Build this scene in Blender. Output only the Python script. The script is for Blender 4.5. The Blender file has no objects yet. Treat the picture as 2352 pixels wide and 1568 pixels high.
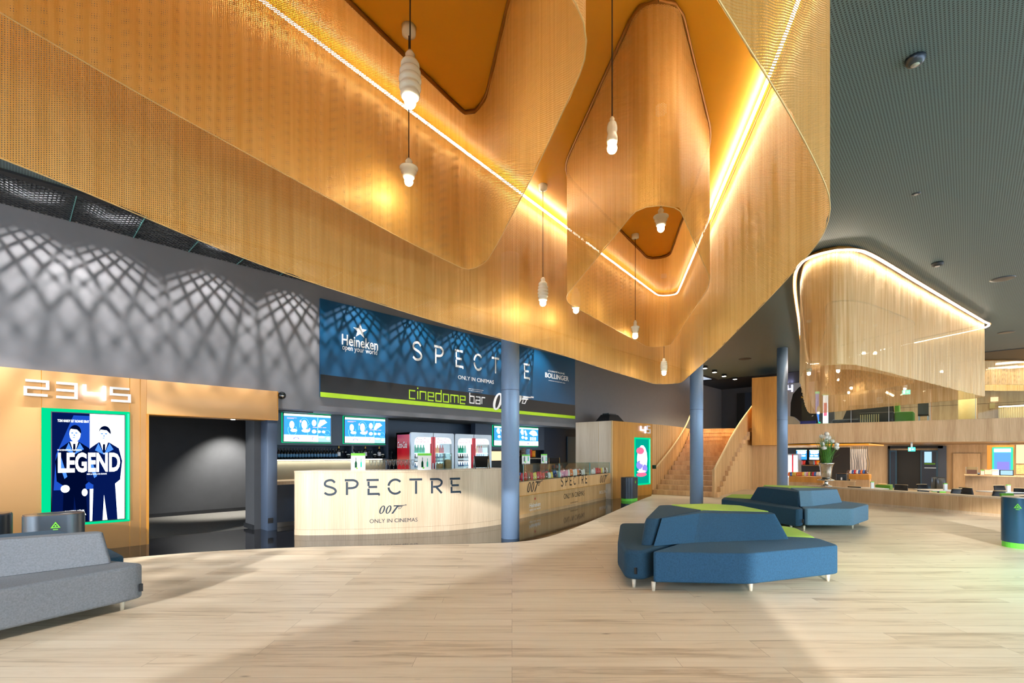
import bpy, math, random
from mathutils import Vector, Matrix
random.seed(7)
S = bpy.context.scene
COL = S.collection
PI = math.pi

# ------------------------------------------------------------------ camera, sky, sun, exposure
# Room axes: X runs along the bar wall (away to the right), Y towards the bar wall.
TH = math.radians(43.61); SN = math.sin(TH); CN = math.cos(TH)
EYE = 1.5; FPX = 1100.0; HX = 1176.0; HY = 1040.0
cd = bpy.data.cameras.new('camera'); cam_ob = bpy.data.objects.new('camera', cd); COL.objects.link(cam_ob)
cd.sensor_width = 36.0; cd.lens = FPX / 2352 * 36.0; cd.shift_y = (HY - 784) / 2352
cd.clip_start = 0.05; cd.clip_end = 200
cam_ob.location = (0, 0, EYE); cam_ob.rotation_euler = (PI / 2, 0, TH - PI / 2)
S.camera = cam_ob
S.view_settings.view_transform = 'Standard'; S.view_settings.look = 'None'
S.view_settings.gamma = 1.0; S.view_settings.use_curve_mapping = False
S.view_settings.exposure = 0.64
wd = bpy.data.worlds.new('sky'); S.world = wd; wd.use_nodes = True
bg = wd.node_tree.nodes['Background']; bg.inputs[0].default_value = (0.72, 0.86, 1.0, 1); bg.inputs[1].default_value = 3.2
def lamp(kind, name, loc, energy, color=(1, 1, 1), direction=None, **kw):
    d = bpy.data.lights.new(name, kind); d.energy = energy; d.color = color
    for k, v in kw.items(): setattr(d, k, v)
    o = bpy.data.objects.new(name, d); COL.objects.link(o); o.location = loc
    if direction: o.rotation_euler = Vector(direction).to_track_quat('-Z', 'Y').to_euler()
    return o
def cam(cx, d): return (cx * SN + d * CN, -cx * CN + d * SN)       # right / ahead of the viewer -> room X, Y
_sh = cam(0.2203, 0.9754)
SUN_EL = math.radians(15)
lamp('SUN', 'sun', (0, 0, 30), 3.1, (1.0, 0.97, 0.93),
     (_sh[0] * math.cos(SUN_EL), _sh[1] * math.cos(SUN_EL), -math.sin(SUN_EL)), angle=math.radians(1.2))
S.cycles.max_bounces = 5; S.cycles.transparent_max_bounces = 10; S.cycles.adaptive_threshold = 0.05
S.cycles.diffuse_bounces = 3; S.cycles.glossy_bounces = 2; S.cycles.transmission_bounces = 2; S.cycles.caustics_reflective = False; S.cycles.caustics_refractive = False
S.cycles.use_light_tree = False; S.cycles.sample_clamp_indirect = 6.0

# ------------------------------------------------------------------ measuring helpers
def G(px, py, z=0.0):                       # where the sight line of a photo point meets height z
    d = (EYE - z) * FPX / (py - HY); return cam((px - HX) / FPX * d, d)
def W(px, py, Y0):                          # ... meets the vertical plane Y = Y0 -> (X, z)
    k = (px - HX) / FPX; d = Y0 / (SN - k * CN)
    return (d * (k * SN + CN), EYE - (py - HY) / FPX * d)
def WX(px, py, X0):                         # ... meets the vertical plane X = X0 -> (Y, z)
    k = (px - HX) / FPX; d = X0 / (k * SN + CN)
    return (d * (SN - k * CN), EYE - (py - HY) / FPX * d)
def P(px, py, d):                           # ... at distance d ahead
    x, y = cam((px - HX) / FPX * d, d); return (x, y, EYE - (py - HY) / FPX * d)

# ------------------------------------------------------------------ materials
M = {}
def lin(h):
    h = h.lstrip('#'); v = [int(h[i:i + 2], 16) / 255 for i in (0, 2, 4)]
    return tuple(c / 12.92 if c <= 0.04045 else ((c + 0.055) / 1.055) ** 2.4 for c in v)
def nt(name):
    m = bpy.data.materials.new(name); m.use_nodes = True
    t = m.node_tree; t.nodes.clear(); return m, t, t.nodes, t.links
def node(N, kind, **kw):
    n = N.new(kind)
    for k, v in kw.items():
        if k.startswith('i_'): n.inputs[k[2:].replace('_', ' ')].default_value = v
        else: setattr(n, k, v)
    return n
def mth(N, L, op, a, b=None, c=None):
    n = N.new('ShaderNodeMath'); n.operation = op
    for i, v in enumerate((a, b, c)):
        if v is None: continue
        if isinstance(v, (int, float)): n.inputs[i].default_value = v
        else: L.new(v, n.inputs[i])
    return n.outputs[0]
def mat(name, col, rough=0.5, metal=0.0, var=0.06, scale=8.0, stretch=(1, 1, 1), bump=0.0, coat=0.0, spec=0.5, detail=3.0):
    if isinstance(col, str): col = lin(col)
    m, t, N, L = nt(name)
    o = N.new('ShaderNodeOutputMaterial'); b = N.new('ShaderNodeBsdfPrincipled')
    L.new(b.outputs[0], o.inputs[0])
    b.inputs['Roughness'].default_value = rough; b.inputs['Metallic'].default_value = metal
    b.inputs['Coat Weight'].default_value = coat; b.inputs['Specular IOR Level'].default_value = spec
    tc = N.new('ShaderNodeTexCoord'); mp = N.new('ShaderNodeMapping'); mp.inputs['Scale'].default_value = stretch
    L.new(tc.outputs['Object'], mp.inputs['Vector'])
    nz = node(N, 'ShaderNodeTexNoise', i_Scale=scale, i_Detail=detail); L.new(mp.outputs[0], nz.inputs['Vector'])
    mx = N.new('ShaderNodeMix'); mx.data_type = 'RGBA'
    mx.inputs[6].default_value = (*[max(0, c * (1 - var)) for c in col], 1)
    mx.inputs[7].default_value = (*[min(1, c * (1 + var)) for c in col], 1)
    L.new(nz.outputs['Fac'], mx.inputs[0]); L.new(mx.outputs[2], b.inputs['Base Color'])
    if bump:
        bp = N.new('ShaderNodeBump'); bp.inputs['Strength'].default_value = bump; bp.inputs['Distance'].default_value = 0.01
        L.new(nz.outputs['Fac'], bp.inputs['Height']); L.new(bp.outputs[0], b.inputs['Normal'])
    M[name] = m; return m
def emit(name, col, strength, var=0.0):
    if isinstance(col, str): col = lin(col)
    m, t, N, L = nt(name); o = N.new('ShaderNodeOutputMaterial'); e = N.new('ShaderNodeEmission')
    e.inputs[0].default_value = (*col, 1); e.inputs[1].default_value = strength; L.new(e.outputs[0], o.inputs[0])
    M[name] = m; return m
def glass(name, col=(0.9, 0.97, 0.96), clear=0.88, rough=0.02, refl=0.45):
    m, t, N, L = nt(name); o = N.new('ShaderNodeOutputMaterial')
    a = N.new('ShaderNodeBsdfTransparent'); a.inputs[0].default_value = (*col, 1)
    g = N.new('ShaderNodeBsdfGlossy'); g.inputs['Roughness'].default_value = rough
    fr = N.new('ShaderNodeFresnel'); fr.inputs[0].default_value = 1.45
    f2 = mth(N, L, 'MULTIPLY_ADD', fr.outputs[0], refl, max(0.0, 0.88 - clear) * 0.4)
    mx = N.new('ShaderNodeMixShader'); L.new(f2, mx.inputs[0]); L.new(a.outputs[0], mx.inputs[1]); L.new(g.outputs[0], mx.inputs[2])
    L.new(mx.outputs[0], o.inputs[0]); M[name] = m; return m

def wood(name, c1, c2, rough=0.45, rot=0.0, line=0.0):        # veneer with upright grain
    m, t, N, L = nt(name); o = N.new('ShaderNodeOutputMaterial'); b = N.new('ShaderNodeBsdfPrincipled')
    L.new(b.outputs[0], o.inputs[0]); b.inputs['Roughness'].default_value = rough
    tc = N.new('ShaderNodeTexCoord'); mp = N.new('ShaderNodeMapping'); mp.inputs['Scale'].default_value = (1, 1, 0.04)
    L.new(tc.outputs['Object'], mp.inputs['Vector'])
    n1 = node(N, 'ShaderNodeTexNoise', i_Scale=45.0, i_Detail=4.0, i_Distortion=0.3); L.new(mp.outputs[0], n1.inputs['Vector'])
    n2 = node(N, 'ShaderNodeTexNoise', i_Scale=4.0, i_Detail=2.0); L.new(mp.outputs[0], n2.inputs['Vector'])
    f = mth(N, L, 'MULTIPLY_ADD', n2.outputs['Fac'], 0.6, mth(N, L, 'MULTIPLY', n1.outputs['Fac'], 0.5))
    r = N.new('ShaderNodeValToRGB'); r.color_ramp.elements[0].position = 0.35; r.color_ramp.elements[1].position = 0.72
    r.color_ramp.elements[0].color = (*lin(c1), 1); r.color_ramp.elements[1].color = (*lin(c2), 1)
    L.new(f, r.inputs[0]); L.new(r.outputs[0], b.inputs['Base Color'])
    bp = N.new('ShaderNodeBump'); bp.inputs['Strength'].default_value = 0.06; L.new(n1.outputs['Fac'], bp.inputs['Height']); L.new(bp.outputs[0], b.inputs['Normal'])
    M[name] = m; return m

def floor_wood(name):
    m, t, N, L = nt(name); o = N.new('ShaderNodeOutputMaterial'); b = N.new('ShaderNodeBsdfPrincipled')
    L.new(b.outputs[0], o.inputs[0]); b.inputs['Roughness'].default_value = 0.42
    tc = N.new('ShaderNodeTexCoord'); mp = N.new('ShaderNodeMapping')
    mp.inputs['Rotation'].default_value = (0, 0, PI / 2 - TH)
    L.new(tc.outputs['Object'], mp.inputs['Vector'])
    br = N.new('ShaderNodeTexBrick'); L.new(mp.outputs[0], br.inputs['Vector'])
    br.offset = 0.37; br.offset_frequency = 3; br.squash = 1
    br.inputs['Scale'].default_value = 1.0; br.inputs['Brick Width'].default_value = 1.9; br.inputs['Row Height'].default_value = 0.16
    br.inputs['Mortar Size'].default_value = 0.0016; br.inputs['Mortar Smooth'].default_value = 0.3; br.inputs['Bias'].default_value = 0.0
    br.inputs['Color1'].default_value = (0, 0, 0, 1); br.inputs['Color2'].default_value = (1, 1, 1, 1); br.inputs['Mortar'].default_value = (0.5, 0.5, 0.5, 1)
    m2 = N.new('ShaderNodeMapping'); m2.inputs['Scale'].default_value = (0.55, 7.0, 1); L.new(mp.outputs[0], m2.inputs['Vector'])
    off = N.new('ShaderNodeVectorMath'); off.operation = 'ADD'; L.new(m2.outputs[0], off.inputs[0])
    sc = N.new('ShaderNodeVectorMath'); sc.operation = 'SCALE'; sc.inputs['Scale'].default_value = 9.0; L.new(br.outputs['Color'], sc.inputs[0]); L.new(sc.outputs[0], off.inputs[1])
    g = node(N, 'ShaderNodeTexNoise', i_Scale=2.2, i_Detail=6.0, i_Roughness=0.62, i_Distortion=0.8); L.new(off.outputs[0], g.inputs['Vector'])
    f = mth(N, L, 'MULTIPLY_ADD', br.outputs['Color'], 0.22, mth(N, L, 'MULTIPLY', g.outputs['Fac'], 0.78))
    r = N.new('ShaderNodeValToRGB'); e = r.color_ramp.elements
    e[0].position = 0.22; e[0].color = (*lin('#a88f70'), 1); e[1].position = 0.8; e[1].color = (*lin('#f1e3cc'), 1)
    k = e.new(0.45); k.color = (*lin('#e0ceb3'), 1)
    L.new(f, r.inputs[0])
    v = node(N, 'ShaderNodeTexVoronoi', i_Scale=2.6); m3 = N.new('ShaderNodeMapping'); m3.inputs['Scale'].default_value = (0.42, 1.5, 1)
    L.new(mp.outputs[0], m3.inputs['Vector']); L.new(m3.outputs[0], v.inputs['Vector'])
    kn = N.new('ShaderNodeValToRGB'); kn.color_ramp.elements[0].position = 0.012; kn.color_ramp.elements[0].color = (0.22, 0.15, 0.1, 1)
    kn.color_ramp.elements[1].position = 0.055; kn.color_ramp.elements[1].color = (1, 1, 1, 1); L.new(v.outputs['Distance'], kn.inputs[0])
    mu = N.new('ShaderNodeMix'); mu.data_type = 'RGBA'; mu.blend_type = 'MULTIPLY'; mu.inputs[0].default_value = 0.8
    L.new(r.outputs[0], mu.inputs[6]); L.new(kn.outputs[0], mu.inputs[7])
    mo = N.new('ShaderNodeMix'); mo.data_type = 'RGBA'; mo.inputs[7].default_value = (*lin('#7d5f42'), 1)
    L.new(mth(N, L, 'MULTIPLY', br.outputs['Fac'], 0.7), mo.inputs[0]); L.new(mu.outputs[2], mo.inputs[6]); L.new(mo.outputs[2], b.inputs['Base Color'])
    bp = N.new('ShaderNodeBump'); bp.inputs['Strength'].default_value = 0.08; bp.inputs['Distance'].default_value = 0.01
    L.new(g.outputs['Fac'], bp.inputs['Height']); L.new(bp.outputs[0], b.inputs['Normal'])
    M[name] = m

def chain_mesh(name, c1, c2, pitch=0.014, hole=0.60):         # hanging metal chain: links with gaps between
    m, t, N, L = nt(name); o = N.new('ShaderNodeOutputMaterial')
    uv = N.new('ShaderNodeUVMap'); sx = N.new('ShaderNodeSeparateXYZ'); L.new(uv.outputs[0], sx.inputs[0])
    u, v = sx.outputs[0], sx.outputs[1]
    un = mth(N, L, 'DIVIDE', u, pitch); row = mth(N, L, 'FLOOR', un)
    a = mth(N, L, 'SINE', mth(N, L, 'MULTIPLY', un, 2 * PI))
    ph = mth(N, L, 'MULTIPLY', mth(N, L, 'MODULO', row, 2.0), PI)
    vv = mth(N, L, 'SINE', mth(N, L, 'ADD', mth(N, L, 'MULTIPLY', v, 2 * PI / (pitch * 1.1)), ph))
    hl = mth(N, L, 'GREATER_THAN', mth(N, L, 'ADD', mth(N, L, 'MULTIPLY', a, 0.5), mth(N, L, 'MULTIPLY', vv, 0.5)), hole)
    cm = N.new('ShaderNodeCombineXYZ'); L.new(mth(N, L, 'MULTIPLY', u, 1.0), cm.inputs[0]); L.new(mth(N, L, 'MULTIPLY', v, 0.03), cm.inputs[1])
    nz = node(N, 'ShaderNodeTexNoise', i_Scale=26.0, i_Detail=3.0); L.new(cm.outputs[0], nz.inputs['Vector'])
    mx = N.new('ShaderNodeMix'); mx.data_type = 'RGBA'; mx.inputs[6].default_value = (*lin(c1), 1); mx.inputs[7].default_value = (*lin(c2), 1)
    rp = N.new('ShaderNodeMapRange'); rp.inputs[1].default_value = 0.3; rp.inputs[2].default_value = 0.7; L.new(nz.outputs['Fac'], rp.inputs[0]); L.new(rp.outputs[0], mx.inputs[0])  # upright tone streaks: varied chains, and fold shading put into the colour
    b = N.new('ShaderNodeBsdfPrincipled'); b.inputs['Metallic'].default_value = 0.35; b.inputs['Roughness'].default_value = 0.45
    L.new(mx.outputs[2], b.inputs['Base Color'])
    bp = N.new('ShaderNodeBump'); bp.inputs['Strength'].default_value = 0.25; bp.inputs['Distance'].default_value = 0.004
    L.new(mth(N, L, 'ADD', a, mth(N, L, 'MULTIPLY', nz.outputs['Fac'], 2.0)), bp.inputs['Height']); L.new(bp.outputs[0], b.inputs['Normal'])
    tl = N.new('ShaderNodeBsdfTranslucent'); L.new(mx.outputs[2], tl.inputs[0])
    m1 = N.new('ShaderNodeMixShader'); m1.inputs[0].default_value = 0.28; L.new(b.outputs[0], m1.inputs[1]); L.new(tl.outputs[0], m1.inputs[2])
    tr = N.new('ShaderNodeBsdfTransparent'); m2 = N.new('ShaderNodeMixShader'); L.new(hl, m2.inputs[0]); L.new(m1.outputs[0], m2.inputs[1]); L.new(tr.outputs[0], m2.inputs[2])
    L.new(m2.outputs[0], o.inputs[0]); M[name] = m

def perforated(name, base, dark):
    m, t, N, L = nt(name); o = N.new('ShaderNodeOutputMaterial'); b = N.new('ShaderNodeBsdfPrincipled'); L.new(b.outputs[0], o.inputs[0])
    b.inputs['Roughness'].default_value = 0.5
    tc = N.new('ShaderNodeTexCoord'); sx = N.new('ShaderNodeSeparateXYZ'); L.new(tc.outputs['Object'], sx.inputs[0])
    a = mth(N, L, 'SINE', mth(N, L, 'MULTIPLY', sx.outputs[0], 2 * PI / 0.026)); c = mth(N, L, 'SINE', mth(N, L, 'MULTIPLY', sx.outputs[1], 2 * PI / 0.026))
    h = mth(N, L, 'GREATER_THAN', mth(N, L, 'ADD', a, c), 0.55)
    nz = node(N, 'ShaderNodeTexNoise', i_Scale=0.8, i_Detail=2.0); L.new(tc.outputs['Object'], nz.inputs['Vector'])
    mx = N.new('ShaderNodeMix'); mx.data_type = 'RGBA'; mx.inputs[6].default_value = (*lin(base), 1); mx.inputs[7].default_value = (*lin(dark), 1)
    L.new(h, mx.inputs[0]); L.new(mx.outputs[2], b.inputs['Base Color']); M[name] = m

floor_wood('oak_floor')
chain_mesh('gold_chain', '#d2a252', '#e4ba70', 0.011, 0.60)
chain_mesh('gold_chain_far', '#cfa468', '#efd4a4', 0.016, 0.36)
perforated('perforated_ceiling', '#54696f', '#1f292d')
wood('oak_panel', '#b28d63', '#d6b68c'); wood('oak_pale', '#b79f82', '#d6c2a6'); wood('oak_amber', '#b47b2c', '#d69a44'); wood('oak_dark', '#6d563a', '#8d7252')
wood('step_oak', '#b98650', '#e4ba84'); wood('oak_panel_lit', '#c4955e', '#e2ba84'); wood('oak_pale_lit', '#d0bba0', '#e8d8c2')  # two lightened copies of panel and pale oak, light put into their colour
mat('orange_clad', '#dba66c', 0.42, var=0.04, scale=3)
mat('orange_edge', '#c08018', 0.35)
mat('orange_ceiling', '#e0a020', 0.38, var=0.03, scale=2)
mat('hem_contrast_gold', '#d6b678', 0.4, 0.3); mat('rail_bronze', '#8a5a18', 0.4, 0.5)
mat('wall_grey', '#75757a', 0.75, var=0.05, scale=6, bump=0.03)
mat('wall_charcoal', '#4a4b50', 0.8, var=0.06, scale=3)
mat('blue_grey', '#3f4c60', 0.5, var=0.05)
mat('blue_dark', '#1c2b40', 0.55)
mat('blue_door', '#1d4a66', 0.45)
mat('near_black', '#14161a', 0.6)
mat('concrete_dark', '#3a3c40', 0.7, var=0.16, scale=5, bump=0.15)
mat('carpet_grey', '#6e6c68', 0.95, var=0.4, scale=60)
mat('black_stone', '#1b1b1e', 0.06, var=0.5, scale=40, spec=0.7)
mat('column_blue', '#7d98bb', 0.36, 0.1, var=0.06, scale=60, bump=0.05)
mat('black_ceiling', '#1d1e22', 0.5)
mat('louvre_metal', '#4c5054', 0.35, 0.7)
mat('teal_edge', '#5f9a9a', 0.4)
mat('shaft_black', '#202226', 0.8)
mat('porcelain', '#eef2ea', 0.2, var=0.02, coat=0.4)
mat('cord_brown', '#2a1a10', 0.8)
mat('chrome', '#c8ccd0', 0.12, 1.0); mat('steel', '#a9afb6', 0.3, 0.9); mat('silver_vase', '#d3cfc6', 0.14, 1.0, bump=0.05)
mat('fabric_blue', '#244f6e', 0.9, var=0.45, scale=70, bump=0.25)
mat('fabric_pale_blue', '#64879f', 0.9, var=0.35, scale=70, bump=0.25)
mat('fabric_navy', '#1a4058', 0.9, var=0.45, scale=70, bump=0.25)
mat('fabric_grey', '#71767d', 0.9, var=0.35, scale=70, bump=0.25)
mat('fabric_lime', '#b4d860', 0.85, var=0.12, scale=160, bump=0.2)
mat('leg_wood', '#e0d3bd', 0.5); mat('tag_black', '#0c0d10', 0.6)
mat('bin_blue', '#2f5a7a', 0.22, 0.4); mat('bin_grey', '#59626c', 0.25, 0.6); mat('bin_slate', '#3a4450', 0.3, 0.4); mat('bin_lid', '#7c6a5c', 0.25, 0.6)
mat('lime_green', '#6fe04a', 0.5); mat('lime_sign', '#b5e01a', 0.4); mat('lime_mark', '#7be03a', 0.5); mat('leaf_green', '#57921e', 0.6); mat('grass_green', '#4e8a2c', 0.6, var=0.3, scale=30)
mat('vinyl_blue', '#11283a', 0.6); mat('vinyl_black', '#141414', 0.4); mat('vinyl_white', '#efefef', 0.4); mat('vinyl_red', '#c1272d', 0.4)
mat('banner_blue', '#064a72', 0.4, var=0.25, scale=0.9); mat('banner_black', '#14171c', 0.35)
mat('digit_white', '#e9e6e4', 0.35); mat('white_paper', '#f2f2ee', 0.6); mat('white_plastic', '#e8e8e6', 0.35)
mat('fridge_red', '#d20f28', 0.3); mat('fridge_silver', '#aab2ba', 0.3, 0.4)
mat('bottle_dark', '#10181c', 0.12); mat('bottle_green', '#15432a', 0.1); mat('bottle_mint', '#2cc29a', 0.15); mat('bottle_orange', '#f0a030', 0.2); mat('bottle_cola', '#3a1a22', 0.12); mat('bottle_navy', '#24407a', 0.15); mat('bottle_red', '#d03a3a', 0.2); mat('label_white', '#e4e6ea', 0.5); mat('label_blue', '#5d8fb8', 0.5); mat('gold_foil', '#d8b060', 0.3, 0.8)
mat('sweet_red', '#d22a3c', 0.35); mat('sweet_pink', '#f09ab8', 0.35); mat('sweet_yellow', '#f0d050', 0.35); mat('sweet_brown', '#6a4a3a', 0.4); mat('sweet_white', '#efeae4', 0.35); mat('sweet_blue', '#3f6fc4', 0.35); mat('sweet_orange', '#ee7a30', 0.35); mat('cork', '#a07c54', 0.8, var=0.3, scale=20)
mat('cup_brown', '#7a6656', 0.5); mat('cup_blue', '#7ea6c8', 0.5); mat('cup_red', '#e0382c', 0.5); mat('cup_orange', '#ef9a1c', 0.5)
mat('screen_black', '#0a0c10', 0.15); mat('device_black', '#12161a', 0.3); mat('copper', '#c88a6a', 0.3, 0.6)
mat('petal_white', '#f4f2ea', 0.8, var=0.1, scale=80); mat('standee_blue', '#1c2f9a', 0.5); mat('bone', '#d8ceb8', 0.7)
mat('kiosk_print', '#e8c48a', 0.5, var=0.5, scale=14)
mat('pattern_white', '#cfccd2', 0.6, var=0.1, scale=10)
mat('curtain_cream', '#d8c48c', 0.8); mat('wood_edge', '#d9b986', 0.5)
glass('clear_glass'); glass('drink_glass', (0.93, 0.96, 0.98), 0.8); glass("teal_glass", (0.93, 0.985, 0.98), 0.88, 0.02, 0.22); mat('olive_panel', '#6e6b5b', 0.5)
emit('led_white', (1.0, 0.88, 0.70), 32); emit('led_far', (1.0, 0.88, 0.70), 42); emit('bulb', (1.0, 0.80, 0.50), 130); emit('spot_disc', (1.0, 0.93, 0.82), 30)
emit('green_glow', (0.0, 0.60, 0.24), 0.85); emit('green_tube', (0.03, 0.75, 0.32), 1.3); emit('four_glow', (0.55, 0.58, 1.0), 5)
emit('poster_white', (0.92, 0.96, 1.0), 1.6); emit('poster_blue', (0.01, 0.06, 0.40), 1.0); emit('poster_navy', (0.001, 0.006, 0.06), 1.0); emit('poster_mid', (0.06, 0.22, 0.75), 1.0); emit('poster_ink', (0.0, 0.002, 0.02), 1.0)
emit('menu_blue', (0.03, 0.22, 0.72), 1.5); emit('menu_white', (0.85, 0.95, 1.0), 1.9); emit('menu_mint', (0.55, 1.0, 0.75), 1.8); emit('menu_cyan', (0.25, 0.65, 0.9), 1.5); emit('menu_pink', (0.75, 0.45, 0.5), 1.2)
emit('fridge_light', (0.88, 0.93, 1.0), 1.0); emit('shelf_light', (0.9, 0.95, 1.0), 1.4); emit('exit_green', (0.05, 0.9, 0.62), 2.6); emit('exit_white', (0.8, 1, 0.95), 3)
emit('tablet_screen', (0.5, 0.8, 1.0), 0.7); emit('poster_red', (0.85, 0.12, 0.22), 1.1); emit('poster_pink', (0.95, 0.6, 0.8), 1.3); emit('poster_teal', (0.0, 0.30, 0.22), 0.9); emit('poster_violet', (0.22, 0.2, 0.85), 1.1); emit('poster_sea', (0.10, 0.28, 0.62), 1.2)
emit('warm_strip', (1.0, 0.78, 0.48), 7); emit('orange_art', (1.0, 0.62, 0.35), 1.1)

# ------------------------------------------------------------------ mesh helpers
class MB:
    def __init__(s): s.v = []; s.f = []; s.uv = None; s.smooth = False
    def add(s, vs, fs):
        o = len(s.v); s.v += [tuple(map(float, p)) for p in vs]; s.f += [tuple(i + o for i in f) for f in fs]; return s
    def box(s, x0, x1, y0, y1, z0, z1):
        return s.prism([(x0, y0), (x1, y0), (x1, y1), (x0, y1)], z0, z1)
    def prism(s, poly, z0, z1, top=None):
        a = sum(poly[i][0] * poly[(i + 1) % len(poly)][1] - poly[(i + 1) % len(poly)][0] * poly[i][1] for i in range(len(poly)))
        if a < 0: poly = poly[::-1]; top = top[::-1] if top else None
        top = top or poly; n = len(poly)
        return s.add([(x, y, z0) for x, y in poly] + [(x, y, z1) for x, y in top],
                     [tuple(range(n - 1, -1, -1)), tuple(range(n, 2 * n))] + [(i, (i + 1) % n, n + (i + 1) % n, n + i) for i in range(n)])
    def bar(s, a, b, w, h=None, up=(0, 0, 1)):
        a = Vector(a); b = Vector(b); d = (b - a).normalized(); h = h or w
        u = Vector(up); r = d.cross(u)
        if r.length < 1e-4: r = d.cross(Vector((1, 0, 0)))
        r.normalize(); u = r.cross(d); r *= w / 2; u *= h / 2
        return s.add([a - r - u, a + r - u, a + r + u, a - r + u, b - r - u, b + r - u, b + r + u, b - r + u],
                     [(3, 2, 1, 0), (4, 5, 6, 7), (0, 1, 5, 4), (1, 2, 6, 5), (2, 3, 7, 6), (3, 0, 4, 7)])
    def tube(s, pts, r, n=8, caps=True):
        pts = [Vector(p) for p in pts]; k = len(pts); rr = r if isinstance(r, (list, tuple)) else [r] * k
        vs = []; ref = None
        for i, p in enumerate(pts):
            d = (pts[min(i + 1, k - 1)] - pts[max(i - 1, 0)]).normalized()
            if ref is None: ref = d.orthogonal().normalized()
            ref = (ref - d * ref.dot(d)).normalized(); b = d.cross(ref)
            vs += [p + (ref * math.cos(2 * PI * j / n) + b * math.sin(2 * PI * j / n)) * rr[i] for j in range(n)]
        fs = [(i * n + j, i * n + (j + 1) % n, (i + 1) * n + (j + 1) % n, (i + 1) * n + j) for i in range(k - 1) for j in range(n)]
        if caps: fs += [tuple(range(n - 1, -1, -1)), tuple((k - 1) * n + j for j in range(n))]
        s.smooth = True; return s.add(vs, fs)
    def lathe(s, prof, c=(0, 0, 0), n=16, sx=1.0, sy=1.0):
        vs = [(c[0] + r * math.cos(2 * PI * j / n) * sx, c[1] + r * math.sin(2 * PI * j / n) * sy, c[2] + z) for r, z in prof for j in range(n)]
        k = len(prof)
        fs = [(i * n + j, i * n + (j + 1) % n, (i + 1) * n + (j + 1) % n, (i + 1) * n + j) for i in range(k - 1) for j in range(n)]
        if prof[0][0] > 1e-4: fs.append(tuple(range(n - 1, -1, -1)))
        if prof[-1][0] > 1e-4: fs.append(tuple((k - 1) * n + j for j in range(n)))
        s.smooth = True; return s.add(vs, fs)
    def ball(s, c, r, n=12, sx=1, sy=1, sz=1):
        prof = [(max(1e-5, r * math.sin(PI * i / n)), -r * sz * math.cos(PI * i / n)) for i in range(n + 1)]
        return s.lathe(prof, c, n + 4, sx, sy)
    def flat(s, polys, f):                  # 2-D polygons laid on a surface by f(x, y) -> point
        for p in polys: s.add([f(x, y) for x, y in p], [tuple(range(len(p)))])
        return s
    def slab(s, polys, f, th):              # raised lettering: f(x, y, depth)
        for p in polys:
            n = len(p); a = sum(p[i][0] * p[(i + 1) % n][1] - p[(i + 1) % n][0] * p[i][1] for i in range(n))
            if a < 0: p = p[::-1]
            s.add([f(x, y, th) for x, y in p] + [f(x, y, 0) for x, y in p], [tuple(range(n)), tuple(range(2 * n - 1, n - 1, -1))] + [(i, n + i, n + (i + 1) % n, (i + 1) % n) for i in range(n)])
        return s
ORIG = {}
def _link(o, parent):
    COL.objects.link(o)
    if parent is not None:
        o.parent = parent; L = ORIG.get(parent.name)
        if L: o.matrix_parent_inverse = Matrix.Translation(-Vector(L))
def part(name, mb, m, parent=None, bevel=0.0, seg=2, smooth=None, label=None, sub=0):
    me = bpy.data.meshes.new(name); me.from_pydata(mb.v, [], mb.f); me.validate(); me.update()
    if mb.uv:
        l = me.uv_layers.new(name='UVMap')
        for lp in me.loops: l.data[lp.index].uv = mb.uv[lp.vertex_index]
    me.materials.append(M[m] if isinstance(m, str) else m)
    if mb.smooth if smooth is None else smooth:
        for p in me.polygons: p.use_smooth = True
    o = bpy.data.objects.new(name, me); _link(o, parent)
    if bevel:
        b = o.modifiers.new('bevel', 'BEVEL'); b.width = bevel; b.segments = seg; b.limit_method = 'ANGLE'; b.angle_limit = math.radians(30)
        for p in me.polygons: p.use_smooth = True
        if seg > 1:
            w = o.modifiers.new('wn', 'WEIGHTED_NORMAL'); w.keep_sharp = False
    if sub:
        q = o.modifiers.new('sub', 'SUBSURF'); q.levels = sub; q.render_levels = sub
    if label: o['label'] = label
    return o
def tag(o, label, cat, group=None):
    o['label'] = label; o['category'] = cat
    if group: o['group'] = group
    return o
def thing(name, label, cat, loc=(0, 0, 0), group=None):
    o = bpy.data.objects.new(name, None); COL.objects.link(o); o.empty_display_size = 0.1; o.location = loc; ORIG[o.name] = tuple(loc)
    return tag(o, label, cat, group)
def struct(name, mb, m, parent=None, **kw):
    o = part(name, mb, m, parent, **kw)
    if parent is None: o['kind'] = 'structure'
    return o
def dup(root, loc, rotz=0.0, label=None, group=None):
    r = root.copy(); COL.objects.link(r); r.location = loc; r.rotation_euler = (0, 0, rotz); ORIG[r.name] = None
    if label: r['label'] = label
    if group: r['group'] = group
    for ch in list(root.children):
        c = ch.copy(); COL.objects.link(c); c.parent = r
        for g in list(ch.children):
            e = g.copy(); COL.objects.link(e); e.parent = c
    return r
def move(o, loc, rotz=0.0): o.location = loc; o.rotation_euler = (0, 0, rotz)

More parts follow.
